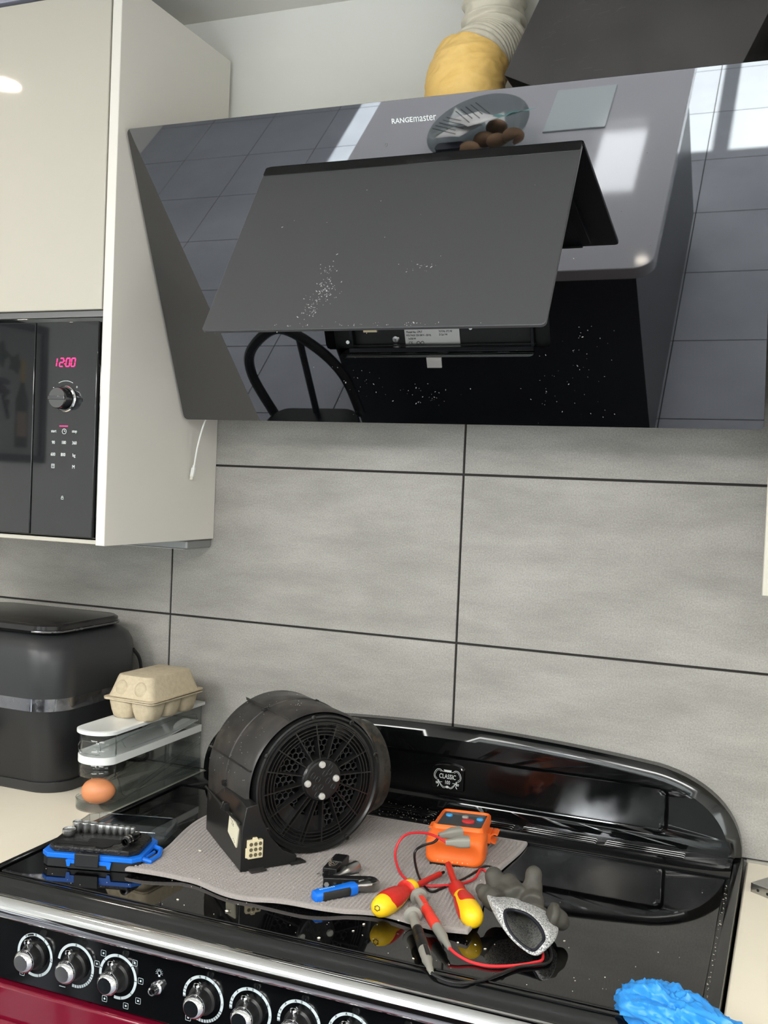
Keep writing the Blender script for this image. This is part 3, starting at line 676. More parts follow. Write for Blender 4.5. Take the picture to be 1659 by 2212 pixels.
# knobs
FYv = -0.6202
M_ringp = mat('pale_dial_print', (196, 206, 210), 0.5)
M_capdark = mat('knob_cap_dark', (52, 56, 60), 0.25, 0.8)
M_knob = mat('knob_skirt_black', (22, 21, 21), 0.35)
def ringseg(mb, cx, cz_, r0, r1, a0, a1, y, n=48):
    A = [radians(a0+(a1-a0)*k/n) for k in range(n+1)]
    mb.loft([[(cx+r0*cos(a), yy, cz_+r0*sin(a)) for a in A]+[(cx+r1*cos(a), yy, cz_+r1*sin(a)) for a in A[::-1]] for yy in (y, y-0.0003)])
def tick(mb, cx, cz_, r0, r1, a, y, w_=0.0004):
    a = radians(a); e = V((cos(a), 0, sin(a))); n_ = V((-sin(a), 0, cos(a)))*w_; c = V((cx, y, cz_))
    mb.loft([[c+e*r0-n_+q, c+e*r1-n_+q, c+e*r1+n_+q, c+e*r0+n_+q] for q in (V((0, 0, 0)), V((0, -0.0002, 0)))])
kx = [-0.3883, -0.3196, -0.2511, -0.1200, -0.0514, 0.0166, 0.0848, 0.153, 0.289, 0.357]
for i, cx in enumerate(kx):
    cz_ = 0.8233; Ro, Ri = 0.0300, 0.0262
    kb = MB(); kb.lathe([(0.0195, 0.0), (0.0195, 0.004), (0.0165, 0.006), (0.0150, 0.016), (0.0135, 0.018)], (cx, FYv, cz_), (0, -1, 0), seg=36, cap=False)
    k_ = kb.build('control_knob', M_knob, ck, world=True)
    mb = MB(); mb.lathe([(0.0130, 0.016), (0.0150, 0.019), (0.0155, 0.0225), (0.0150, 0.024), (0.0115, 0.0285), (0.0105, 0.029)], (cx, FYv, cz_), (0, -1, 0), seg=40, cap=False)
    mb.build('chrome_bezel', M_chrome, k_, world=True, smooth=30)
    MB().lathe([(0.0107, 0.0285), (0.0105, 0.0292), (0.0001, 0.0294)], (cx, FYv, cz_), (0, -1, 0), seg=32, cap=False).build('knob_cap', M_steel if i < 2 else M_capdark, k_, world=True)
    MB().lathe([(0.0045, -0.004), (0.0048, 0.002), (0.0040, 0.010), (0.0050, 0.014), (0.0035, 0.0165), (0.0001, 0.017)], (cx, FYv-0.010, cz_+0.0125), (0, -0.42, 0.9), seg=20, cap=False).build('pointer', M_chrome, k_, world=True)
    mb = MB()
    if i == 0: ringseg(mb, cx, cz_, Ri, Ro, -110, 200, FYv)
    else: ringseg(mb, cx, cz_, Ri, Ro, -100 if i < 3 else -112, 172 if i == 1 else 185, FYv)
    dl = mb.build('dial_ring', M_ringp, ck, world=True, smooth=0)
    mb = MB()
    if i == 0: T = [40, -8, -75]
    elif i == 1: T = [-100+8*k for k in range(12)]
    elif i == 2: T = [40, 0, -40, -78, 140, 165]
    else: T = [-110+8*k for k in range(12)]+[165, 174, 183]
    for a in T: tick(mb, cx, cz_, Ri, Ro, a, FYv-0.0003)
    if i == 0: ringseg(mb, cx, cz_, Ri+0.0007, Ro-0.0007, 96, 118, FYv-0.0003, 10)
    mb.build('dial_ticks', M_ink, dl, world=True, smooth=0)
    if i == 0: W = [('0', 88), ('1', 56), ('2', -2), ('2', -65), ('V', 124)]
    elif i in (1, 2): W = [('0', 90)]
    else: W = [('A', 101), ('0', 84), ("L'", 55), ("L'", 27), ('1', -2), ('P', 132), ('9', 155)]
    for ch, a in W:
        a = radians(a); r = (Ri+Ro)/2
        text(ch, 0.0044, M_ink, dl, FY((cx+r*cos(a), FYv-0.0005, cz_+r*sin(a))), 'dial_numeral')
    mb = MB(); s9 = 0.0042
    icons = [] if i == 1 else ([(cx-0.021, cz_-0.029)] if i != 2 else [(cx-0.024, cz_+0.0265), (cx-0.034, cz_+0.010), (cx+0.026, cz_+0.024), (cx+0.036, cz_+0.002), (cx+0.033, cz_-0.025), (cx+0.014, cz_-0.036), (cx-0.02, cz_-0.034)])
    for ix, iz in icons:
        P = [(ix+a, iz+b) for a, b in rr(2*s9*0.9, 2*s9*0.9, 0.0008, 2)]; P.append(P[0])
        mb.tube([(a, FYv-0.0002, b) for a, b in P], 0.00025, 5)
        mb.box(ix-0.0012, ix+0.0012, FYv-0.0003, FYv, iz-0.0012, iz+0.0012)
    if i == 1: mb.box(cx-0.026, cx-0.016, FYv-0.0003, FYv, cz_-0.0335, cz_-0.0328)
    mb.build('oven_symbols', M_ringp, ck, world=True)
text('R', 0.0052, M_ringp, ck, FY((-0.2251, FYv-0.0004, 0.8473)), 'dial_lettering')
M_redl = mat('red_lens', (120, 8, 20), 0.1, coat=0.5); M_amb = mat('amber_lens', (232, 150, 10), 0.15, coat=0.5)
for x, z, m_ in ((-0.3893, 0.8693, M_redl), (-0.3206, 0.8691, M_redl), (-0.2244, 0.8696, M_amb)):
    MB().lathe([(0.0056, 0.0), (0.0052, 0.0025), (0.0035, 0.0045), (0.0001, 0.0050)], (x, FYv, z), (0, -1, 0), seg=24, cap=False).build('indicator_lamp', m_, ck, world=True)
mb = MB(); mb.lathe([(0.0085, 0.0), (0.0085, 0.003), (0.0065, 0.005), (0.0062, 0.011), (0.0052, 0.0135), (0.0035, 0.014)], (-0.1893, FYv, 0.8226), (0, -1, 0), seg=28, cap=False)
mb.build('light_switch', M_chrome, ck, world=True)
mb = MB(); bx, bz = -0.1868, 0.8425
mb.tube([(bx+0.0026*cos(a), FYv-0.0003, bz+0.0028*sin(a)) for a in [radians(-60+k*30) for k in range(11)]], 0.0003, 5)
mb.box(bx-0.0014, bx+0.0014, FYv-0.0004, FYv, bz-0.0050, bz-0.0028)
for k in range(9):
    a = radians(-20+k*27.5); mb.tube([(bx+0.0038*cos(a), FYv-0.0003, bz+0.0038*sin(a)), (bx+0.0054*cos(a), FYv-0.0003, bz+0.0054*sin(a))], 0.00025, 5)
mb.build('bulb_symbol', M_ringp, ck, world=True)
# burgundy oven doors
for x0, x1 in ((-0.4975, -0.0025), (0.0025, 0.4975)):
    d_ = MB().box(x0, x1, -0.628, -0.588, 0.16, 0.7745).build('oven_door', M_maroon, ck, world=True, bevel=0.004)
    cx = (x0+x1)/2; w_ = x1-x0
    op = [(-w_/2+0.022, -0.26), (w_/2-0.022, -0.26), (w_/2-0.022, 0.225), (w_/2-0.030, 0.262), (-w_/2+0.030, 0.262), (-w_/2+0.022, 0.225)]
    MB().prism(op, FY((cx, -0.6275, 0.467)), 0.0, 0.009, bev=0.005).build('raised_panel', M_maroon, d_, world=True, smooth=30)

# ---------------------------------------------------------------- air fryer
M_fry = mat('charcoal_fryer_shell', (44, 45, 47), 0.38, bump=(220, 0.06, 0.0004))
M_fry2 = mat('black_fryer_drawer', (30, 31, 33), 0.34)
M_smoke = mat('smoked_chrome_band', (120, 120, 124), 0.12, 0.9, rvar=(60, 0.05, 0.35))
af = thing('air_fryer', 'black air fryer with glossy lid plate and chrome band on the left worktop', 'air fryer', (-0.825, -0.165, 0.908))
def rring(x0, x1, y0, y1, r, z, n=8): return [(a, b, z) for a, b in rr(x1-x0, y1-y0, r, n, (x0+x1)/2, (y0+y1)/2)]
mb = MB(); mb.loft([rring(-1.000, -0.648, -0.268, -0.03, 0.055, 0.908), rring(-1.003, -0.645, -0.272, -0.028, 0.057, 0.914), rring(-1.004, -0.644, -0.274, -0.027, 0.058, 0.928)])
mb.build('base', M_fry, af, world=True)
mb = MB(); mb.loft([rring(-1.000, -0.648, -0.272, -0.03, 0.056, 0.928), rring(-1.004, -0.643, -0.285, -0.026, 0.060, 0.99), rring(-1.008, -0.640, -0.293, -0.022, 0.062, 1.060)])
mb.build('lower_shell', M_fry2, af, world=True)
mb = MB(); mb.loft([rring(-1.0085, -0.6395, -0.2945, -0.0215, 0.062, z) for z in (1.060, 1.0825)])
mb.build('chrome_band', M_smoke, af, world=True)
prof = [(1.0825, 0.0), (1.10, -0.001), (1.14, -0.002), (1.165, 0.002), (1.178, 0.008), (1.188, 0.020), (1.193, 0.036), (1.1935, 0.05)]
mb = MB(); mb.loft([rring(-1.009+i_, -0.639-i_, -0.296+i_, -0.021-i_, max(0.012, 0.064-i_*0.4), z, 10) for z, i_ in prof])
mb.build('upper_shell', M_fry, af, world=True, smooth=60)
mb = MB(); mb.loft([rring(-0.985+i_, -0.664-i_, -0.272+i_, -0.052-i_, 0.045, z, 10) for z, i_ in ((1.1935, 0.004), (1.199, 0.0), (1.208, 0.0), (1.2115, 0.004))])
mb.build('lid_plate', mat('glossy_black_lid', (26, 25, 25), 0.18, rvar=(6, 0.14, 0.3)), af, world=True)
mb = MB(); mb.tube([(x, y, 1.1985) for x, y in rr(0.324, 0.223, 0.046, 8, -0.8245, -0.162)], 0.0022, 8)
mb.build('lid_trim', M_smoke, af, world=True)
mb = MB(); mb.box(-0.86, -0.79, -0.335, -0.288, 0.99, 1.046); mb.build('drawer_handle', M_fry2, af, world=True, bevel=0.008, bseg=3)
mb = MB(); mb.tube([(-0.6425, -0.06, 1.145), (-0.636, -0.045, 1.12), (-0.637, -0.035, 1.06), (-0.640, -0.03, 0.97), (-0.65, -0.014, 0.913), (-0.9, -0.012, 0.9125)], 0.0035, 8, sub=8)
mb.build('mains_lead', M_black, af, world=True)

# ---------------------------------------------------------------- egg dispenser with egg, egg carton
M_clear = thin_glass('clear_plastic', (248, 249, 249), 0.10, 0.04, 1.45)
M_clear2 = thin_glass('clear_plastic_edge', (236, 239, 240), 0.3, 0.06, 1.5)
M_wpl = mat('white_plastic', (226, 228, 226), 0.3)
ed = thing('egg_dispenser', 'clear two-tier egg dispenser with white lid left of the cooker', 'egg dispenser', (-0.548, -0.16, 0.908))
def foot(x0, x1, y0, y1, r, inset=0.0):
    """plan outline: rounded nose towards the room"""
    cx = (x0+x1)/2; hw = (x1-x0)/2-inset; P = []
    for k in range(13):
        a = pi+pi*k/12; P.append((cx+hw*cos(a), y0+inset+r+(r)*sin(a)))
    return P+[(x1-inset, y1-inset), (x0+inset, y1-inset)]
XA, XB, YA, YB = -0.5865, -0.5105, -0.313, -0.012
def wall_strip(mb, f0, f1, z0f, z1f, skip_back=False):
    n = len(f0)
    mb.loft([[(x, y, z0f(y)) for x, y in f0], [(x, y, z1f(y)) for x, y in f0], [(x, y, z1f(y)) for x, y in f1], [(x, y, z0f(y)) for x, y in f1]], loop=True)
F0, F1 = foot(XA, XB, YA, YB, 0.030), foot(XA, XB, YA, YB, 0.030, 0.0016)
# body sides (open nose low down where the egg rolls out)
mb = MB()
for xs in (XA+0.002, XB-0.0036):
    mb.loft([[(xs+q, -0.270, 0.936), (xs+q, YB, 0.912), (xs+q, YB, 1.041), (xs+q, -0.283, 1.041), (xs+q, -0.283, 0.975), (xs+q, -0.272, 0.962)] for q in (0, 0.0016)])
mb.box(XA+0.002, XB-0.002, YB-0.002, YB-0.0004, 0.912, 1.041)
mb.build('clear_body', M_clear, ed, world=True, smooth=0)
mb = MB()
U0 = [p for p in foot(XA+0.002, XB-0.002, YA+0.004, YB, 0.028) if p[1] < -0.275]
mb.loft([[(x, y, z) for x, y in U0] for z in (1.000, 1.041)], closed=False, cap=False)
mb.loft([[(x, y, z) for x, y in U0] for z in (0.966, 0.996)], closed=False, cap=False)
mb.build('clear_front', M_clear, ed, world=True, solid=0.0015)
# clear base tray with lip round the nose
mb = MB(); mb.loft([[(x, y, z) for x, y in F0] for z in (0.9085, 0.911)])
wall_strip(mb, F0, F1, lambda y: 0.911, lambda y: 0.924+max(0, (y+0.26))*0.05)
mb.build('base_tray', M_clear2, ed, world=True, smooth=30)
# edges that catch the light
mb = MB()
for xs in (XA+0.002, XB-0.002):
    mb.tube([(xs, -0.283, 1.041), (xs, -0.283, 0.975), (xs, -0.272, 0.958), (xs, -0.262, 0.932), (xs, -0.25, 0.924)], 0.0008, 6)
    mb.tube([(xs, YB, 0.912), (xs, YB, 1.041)], 0.0009, 6)
    mb.tube([(xs, -0.255, 0.921), (xs, YB, 0.965)], 0.0009, 6); mb.tube([(xs, -0.25, 0.929), (xs, YB, 0.975)], 0.0007, 6)
mb.tube([(x, y, 0.9265) for x, y in F0], 0.0009, 6)
mb.tube([(x, -0.309, z) for x, z in [(-0.548+a, 1.018+b) for a, b in rr(0.046, 0.022, 0.010, 5)]+[(-0.548+0.023, 1.008)]], 0.0007, 6)
for z0 in (0.0,): mb.tube([(XB-0.0015, y, z) for y, z in ((-0.255, 1.012), (-0.262, 1.020), (-0.25, 1.030), (-0.06, 1.030), (-0.03, 1.022), (-0.05, 1.010), (-0.24, 1.0085))], 0.0006, 6, sub=4)
mb.build('clear_edges', M_clear2, ed, world=True)
# ramps
mb = MB(); mb.loft([[(XA+0.004, y, z), (XB-0.004, y, z), (XB-0.004, y, z+0.0016), (XA+0.004, y, z+0.0016)] for y, z in ((-0.262, 0.9175), (-0.02, 0.966))])
mb.build('lower_ramp', M_clear, ed, world=True, smooth=0)
mb = MB()
W0, W1 = foot(XA+0.0005, XB-0.0005, YA+0.002, YB+0.001, 0.029), foot(XA+0.0005, XB-0.0005, YA+0.002, YB+0.001, 0.029, 0.0022)
wall_strip(mb, W0, W1, lambda y: 0.9895+0.0*(y), lambda y: 1.0025)
mb.loft([[(XA+0.003, y, z), (XB-0.003, y, z), (XB-0.003, y, z+0.0015), (XA+0.003, y, z+0.0015)] for y, z in ((-0.286, 0.992), (-0.20, 0.994), (-0.02, 1.012))])
mb.box(XA+0.003, XA+0.0045, -0.29, -0.02, 0.994, 1.006)
mb.build('upper_ramp', M_wpl, ed, world=True, smooth=30)
mb = MB(); mb.ell((-0.528, -0.055, 1.010), (0.0012, 0, 0), (0, 0.030, 0), (0, 0, 0.010)); mb.build('lift_tab', M_wpl, ed, world=True)
# lid
L0, L1 = foot(XA-0.002, XB+0.002, YA-0.002, YB+0.007, 0.032), foot(XA-0.002, XB+0.002, YA-0.002, YB+0.007, 0.032, 0.003)
L2 = foot(XA-0.002, XB+0.002, YA-0.002, YB+0.007, 0.032, 0.008)
mb = MB(); mb.loft([[(x, y, z) for x, y in F] for F, z in ((L0, 1.0410), (L0, 1.0465), (L1, 1.0480), (L2, 1.0470))])
mb.build('lid', M_wpl, ed, world=True, smooth=50)

eg = MB(); R = []
for j in range(17):
    t = pi*j/16; h = -cos(t); rr_ = max(0.02, sin(t))*(1-0.10*h); R.append((0.0222*rr_, 0.0295*h))
eg.lathe(R, (0, 0, 0.0225), (0.93, 0.36, 0.06), seg=28)
ego = eg.build('egg', mat('brown_eggshell', (214, 142, 98), 0.42, var=(9, (204, 128, 84), 0.4, 0.7), bump=(300, 0.05, 0.0003), sss=0.12), None, smooth=80)
ego.location = (-0.551, -0.276, 0.9125); tag(ego, 'brown egg resting in the nose of the clear dispenser', 'egg')

M_pulp = mat('beige_moulded_pulp', (196, 182, 156), 0.9, var=(120, (184, 170, 144), 0.4, 0.65), bump=(260, 0.35, 0.0008))
ct_ = thing('egg_carton', 'closed beige pulp egg carton on the white dispenser lid', 'egg carton', (-0.535, -0.140, 1.0475), radians(-3))
def cring(w_, l_, r, z, wave=0.0, n=64):
    P = dens(rr(w_, l_, r, 6), 0.004); out = []
    for x, y in P:
        q = (0.5+0.5*cos(2*pi*y/(l_/3)+pi*0)) if abs(x) > w_/2-0.008 else (0.5+0.5*cos(2*pi*x/(w_/2)))
        k = 1-wave*q; out.append((x*k if abs(x) > w_/2-0.008 else x, y*k if abs(y) > l_/2-0.008 else y, z))
    return out
def cup(mb, cx, cy, w_, l_):
    mb.loft([[(cx+a, cy+b, z) for a, b in rr(w_*k, l_*k, 0.016*k, 5)] for z, k in ((0.0008, 0.50), (0.0, 0.66), (0.004, 0.78), (0.014, 0.90), (0.026, 0.99), (0.034, 1.04))])
mb = MB()
for i in (-1, 1):
    for j in (-1, 0, 1): cup(mb, i*0.0245, j*0.049, 0.051, 0.051)
mb.build('tray_cups', M_pulp, ct_, smooth=60)
def wob(F, z, a=0.0008): return [(x, y, z+a*noise.noise(V((x*60, y*60, z*9)))*2) for x, y in F]
mb = MB(); E0 = dens(rr(0.112, 0.160, 0.012, 6), 0.006); E1 = dens(rr(0.100, 0.148, 0.010, 6), 0.006)
mb.loft(annulus(mb, rr(0.113, 0.161, 0.012, 6), rr(0.094, 0.142, 0.010, 6), Matrix.Translation((0, 0, 0.0335)), [(0, 0.0005), (0, 0.0025), (1, 0.0025), (1, 0.0)]), loop=True)
mb.build('tray_rim', M_pulp, ct_)
mb = MB(); mb.loft(annulus(mb, rr(0.114, 0.161, 0.012, 6), rr(0.094, 0.142, 0.010, 6), FM((0, 0, 0.0375), (1, 0, 0.012), (0, 1, 0.010)), [(0, 0.0), (0, 0.0018), (1, 0.0022), (1, 0.0)]), loop=True)
A = [dens(rr(w_, l_, r, 5), 0.2) for w_, l_, r in ((0.101, 0.149, 0.012), (0.096, 0.144, 0.012), (0.080, 0.128, 0.013), (0.076, 0.124, 0.012), (0.070, 0.118, 0.010))]
mb.loft([[(x, y, z) for x, y in F] for F, z in zip(A, (0.0395, 0.046, 0.0735, 0.0775, 0.0785))])
for s_ in (-1, 1):          # the rounded reliefs in the narrow ends
    for k in (-1, 1): mb.ell((k*0.021, s_*0.0655, 0.053), (0.0145, 0, 0), (0, 0.0085, 0), (0, 0, 0.0165))
mb.build('lid', M_pulp, ct_, smooth=40)

# ---------------------------------------------------------------- waffle towel on the hob
M_towel = mat('grey_microfibre', (138, 131, 128), 0.95, var=(500, (156, 149, 145), 0.35, 0.65), sheen=0.3, bump=(1500, 0.3, 0.0006))
NX, NY = 336, 272
C00, C10, C11, C01 = V((-0.316, -0.526)), V((0.184, -0.497)), V((0.166, -0.122)), V((-0.345, -0.128))
def tw(u, v):
    p = C00*(1-u)*(1-v)+C10*u*(1-v)+C11*u*v+C01*(1-u)*v
    p = p.copy()
    e0 = (1-v)**3; p.y += e0*(0.012*sin(u*9.5+0.4)-0.004*sin(u*23)); e1 = (1-u)**4; p.x += e1*0.010*sin(v*8)
    p.x += u**6*0.008*sin(v*7+1)
    h = 0.004*e0*max(0, sin(u*12.5+1.0))+0.0018*max(0, noise.noise(V((u*4, v*4, 2))))+0.003*(u**10)*(1-v)
    return p, h
mb = MB(); G = []
for j in range(NY+1):
    row = []
    for i in range(NX+1):
        u, v = i/NX, j/NY; p, h = tw(u, v)
        cx_ = (i % 4); cy_ = (j % 4)
        ridge = 0.0026 if (cx_ == 0 or cy_ == 0) else (-0.0006 if (cx_ in (1, 3) or cy_ in (1, 3)) else -0.0024)
        if min(i, NX-i, j, NY-j) < 4: ridge = 0.0026
        rim = min(i, NX-i, j, NY-j)
        row.append(mb.bm.verts.new((p.x, p.y, 0.9158+h+0.0032+ridge-(0.0022 if rim == 0 else 0))))
    G.append(row)
for j in range(NY):
    for i in range(NX): mb.face((G[j][i], G[j][i+1], G[j+1][i+1], G[j+1][i]))
for line in ([G[0][i] for i in range(NX+1)], [G[j][NX] for j in range(NY+1)], [G[NY][i] for i in range(NX, -1, -1)], [G[j][0] for j in range(NY, -1, -1)]):
    low = [mb.bm.verts.new((q.co.x, q.co.y, q.co.z-0.0034)) for q in line]
    for a in range(len(line)-1): mb.face((line[a], low[a], low[a+1], line[a+1]))
tw_o = mb.build('microfibre_towel', M_towel, None, smooth=180)
tag(tw_o, 'grey waffle-weave microfibre towel spread on the hob under the fan', 'towel')

# ---------------------------------------------------------------- removed fan unit
TZ = 0.9218
fu = thing('fan_unit', 'dusty black round hood fan unit standing on the towel', 'fan unit', (-0.1053, -0.3295, TZ), 0.9234)
M_fan = mat('dusty_black_plastic', (44, 42, 41), 0.40, var=(16, (78, 73, 69), 0.50, 0.78), rvar=(20, 0.32, 0.6), bump=(40, 0.1, 0.001))
M_fan2 = mat('black_fan_plastic', (28, 28, 28), 0.28)
FCZ = 0.1065
def scroll(n=64, k=1.0, extra=0.0):
    P = []
    for i in range(n+1):
        a = -pi/2+2*pi*0.75*i/n          # from the bottom round over the right and the top to the left
        f = i/n; r = (0.1035+0.0155*f)*k+extra
        P.append((r*cos(a), FCZ+r*sin(a)))
    return P
def yring(P, y): return [(x, y, z) for x, z in P]
sc = scroll(); tail = [(-0.1185, 0.075), (-0.116, 0.05), (-0.110, 0.02), (-0.105, 0.012), (-0.06, 0.006), (-0.02, 0.004)]
body = sc+tail
def scl(P, s): return [((x)*s, FCZ+(z-FCZ)*s) for x, z in P]
mb = MB(); mb.loft([yring(scl(body, 0.965), -0.001), yring(body, 0.004), yring(body, 0.078), yring(scl(body, 1.012), 0.079), yring(scl(body, 1.012), 0.082), yring(body, 0.083), yring(body, 0.150), yring(scl(body, 0.95), 0.160)], cap=False)
mb.face([mb.bm.verts.new(V(p)) for p in yring(scl(body, 0.95), 0.160)])
mb.build('scroll_housing', M_fan, fu, smooth=40)
# seam flange and clips
mb = MB()
for (xx, zz) in ((-0.055, 0.206), (-0.117, 0.10), (0.1045, 0.15), (0.03, 0.211)):
    mb.obox((xx, 0.0805, zz), (0.006, 0, 0.002), (0, 0.005, 0), (-0.001, 0, 0.0035)); mb.tube([(xx-0.004, 0.079, zz+0.004), (xx, 0.074, zz+0.007), (xx+0.004, 0.079, zz+0.004)], 0.0012, 6)
mb.build('housing_clips', M_fan2, fu, bevel=0.001)
# ribs across the drum
mb = MB()
for a in (118, 165):
    a = radians(a); r = 0.1155 if a < 2.2 else 0.1185
    mb.loft([[(r*cos(a+q)*k, y, FCZ+r*sin(a+q)*k) for q, k in ((-0.012, 0.99), (0.0, 1.035), (0.012, 0.99))] for y in (0.0, 0.158)])
mb.build('drum_rib', M_fan, fu)
# front rim
mb = MB(); mb.lathe([(0.1065, 0.012), (0.1068, 0.002), (0.1050, -0.003), (0.1020, -0.0035), (0.1005, -0.001), (0.0985, 0.0015), (0.0955, 0.0015), (0.0940, -0.0020), (0.0925, -0.0020), (0.0915, 0.006), (0.0915, 0.02)], (0, 0, FCZ), (0, 1, 0), seg=96, cap=False)
mb.build('front_rim', M_fan2, fu, smooth=30)
for a in (98, 60, 20, 150, 215, 300):
    a = radians(a); mb = MB(); mb.lathe([(0.0042, 0.006), (0.0042, -0.004), (0.002, -0.0045), (0.002, 0.002), (0.0001, 0.002)], (0.1035*cos(a), 0, FCZ+0.1035*sin(a)), (0, 1, 0), seg=16, cap=False)
    mb.build('screw_boss', M_fan2, fu)
# grille: rings, spokes, hub, honeycomb
HX, HZ = 0.004, FCZ+0.006
mb = MB()
for r in (0.0905, 0.0845, 0.0795, 0.0745):
    mb.lathe([(r, -0.0015), (r+0.0013, -0.0015), (r+0.0013, 0.010), (r, 0.010), (r, -0.0015)], (0, 0, FCZ), (0, 1, 0), seg=80, cap=False)
mb.lathe([(0.0925, 0.010), (0.0745, 0.010), (0.0745, 0.0115), (0.0925, 0.0115), (0.0925, 0.010)], (0, 0, FCZ), (0, 1, 0), seg=80, cap=False)
mb.build('grille_rings', M_fan2, fu, smooth=30)
for i in range(16):
    a = 2*pi*i/16+0.12
    wide = i in (9, 10)
    p0 = V((HX+0.031*cos(a), 0, HZ+0.031*sin(a))); p1 = V((0.0925*cos(a-0.03), 0, FCZ+0.0925*sin(a-0.03))); d = (p1-p0).normalized(); nn = V((-d.z, 0, d.x))
    mb = MB()
    for off in ((-0.003, 0.003) if i in (10, 11) else (0,)):
        mb.loft([[p+nn*(off-0.0009)+V((0, y, 0)), p+nn*(off+0.0009)+V((0, y, 0)), p+nn*(off+0.0009)+V((0, 0.012, 0)), p+nn*(off-0.0009)+V((0, 0.012, 0))] for p, y in ((p0, -0.003), (p1, -0.0015))])
    if i in (10, 11): mb.loft([[p+nn*-0.003+V((0, 0.004, 0)), p+nn*0.003+V((0, 0.004, 0)), p+nn*0.003+V((0, 0.006, 0)), p+nn*-0.003+V((0, 0.006, 0))] for p in (p0, p1)])
    mb.build('grille_spoke', M_fan2, fu, smooth=0)
# pie cover between the lower-left spokes
mb = MB(); A = [radians(205+k*4) for k in range(21)]
mb.loft([[(0.052*cos(a), y, FCZ+0.052*sin(a)) for a in A]+[(0.092*cos(a), y, FCZ+0.092*sin(a)) for a in A[::-1]] for y in (0.008, 0.010)])
mb.build('cable_cover', M_fan2, fu, smooth=30)
# honeycomb
mb = MB(); hs = 0.0056; done = set()
for q in range(-9, 10):
    for r_ in range(-9, 10):
        cx_ = hs*sqrt(3)*(q+r_/2); cz_ = hs*1.5*r_; d = sqrt(cx_*cx_+cz_*cz_)
        if 0.036 < d < 0.078:
            C6 = [(cx_+hs*cos(radians(60*k+30)), cz_+hs*sin(radians(60*k+30))) for k in range(6)]
            for k in range(6):
                a, b = V(C6[k]), V(C6[(k+1) % 6]); key = (round((a.x+b.x)*2000), round((a.y+b.y)*2000))
                if key in done: continue
                done.add(key); e = (b-a).normalized(); nn = V((-e.y, e.x))*0.0005
                mb.loft([[(p.x, y, FCZ+p.y) for p in (a-nn, b-nn, b+nn, a+nn)] for y in (0.013, 0.017)])
mb.build('honeycomb_guard', mat('guard_black', (58, 58, 58), 0.35), fu, smooth=0)
# impeller drum seen behind the guard
mb = MB(); mb.lathe([(0.078, 0.02), (0.078, 0.14), (0.03, 0.14)], (0, 0, FCZ), (0, 1, 0), seg=48, cap=False)
mb.lathe([(0.0915, 0.018), (0.105, 0.14)], (0, 0, FCZ), (0, 1, 0), seg=48, cap=False)
for k in range(44):
    a = 2*pi*k/44; mb.obox((0.071*cos(a), 0.08, FCZ+0.071*sin(a)), (0.005*cos(a+0.6), 0, 0.005*sin(a+0.6)), (0, 0.055, 0), (-0.0006*sin(a), 0, 0.0006*cos(a)))
mb.build('impeller', M_dark, fu, smooth=20)
# motor hub
mb = MB(); mb.lathe([(0.0345, 0.05), (0.0345, 0.002), (0.0335, -0.002), (0.031, -0.0045), (0.0305, -0.0060), (0.0275, -0.0065)], (HX, 0, HZ), (0, 1, 0), seg=48, cap=False)
mb.lathe([(0.0295, -0.0058), (0.0001, -0.0062)], (HX, 0, HZ), (0, 1, 0), seg=48, cap=False)
mb.build('motor_hub', M_fan2, fu, smooth=30)
mb = MB()
for i, (ox, oz) in enumerate(((-0.0085, 0.002), (0.0085, -0.002), (0.003, 0.010), (-0.003, -0.010), (0.0115, 0.012), (-0.0135, -0.010), (-0.017, 0.0085), (0.018, -0.011), (0.0125, 0.021), (-0.009, -0.021))):
    M = FM((HX+ox, -0.0064, HZ+oz), (cos(0.9), 0, sin(0.9)), (-sin(0.9), 0, cos(0.9)))
    P = rr(0.0095, 0.0058, 0.0028, 5); mb.tube([M @ V((a, b, 0)) for a, b in P]+[M @ V((P[0][0], P[0][1], 0))], 0.0007, 6)
    mb.mi = 1; mb.prism(rr(0.009, 0.0052, 0.0025, 4), M, 0.0001, 0.0004); mb.mi = 0
mb.build('hub_slots', [M_fan2, M_dark], fu, smooth=30)
for ox, oz in ((-0.0005, 0.0290), (0.0290, 0.0010), (-0.0285, -0.0030), (0.0010, -0.0290)):
    mb = MB(); mb.lathe([(0.0052, 0.0), (0.0054, -0.0025), (0.0045, -0.0045), (0.0001, -0.0050)], (HX+ox*0.84-0.002, -0.0052, HZ+oz*0.84), (0, 1, 0), seg=24, cap=False)
    mb.build('screw', mat('dull_zinc', (196, 194, 188), 0.5, 0.3) if ox < 0 and oz > 0.02 else bpy.data.materials['dull_zinc'], fu)
# outlet spigot to the right
mb = MB(); sp = (0.0, 0.070, 0.102)
mb.lathe([(0.060, 0.085), (0.076, 0.102), (0.0785, 0.104), (0.0785, 0.112), (0.0745, 0.1125), (0.0745, 0.126), (0.0735, 0.128), (0.0720, 0.126), (0.0715, 0.10)], sp, (1, 0.06, 0), seg=64, cap=False)
mb.lathe([(0.0715, 0.101), (0.0001, 0.101)], sp, (1, 0.06, 0), seg=64, cap=False)
mb.build('outlet_spigot', mat('grimy_black_plastic', (38, 35, 31), 0.4, var=(30, (92, 76, 52), 0.56, 0.74), rvar=(40, 0.25, 0.7), bump=(120, 0.4, 0.001)), fu, smooth=30)
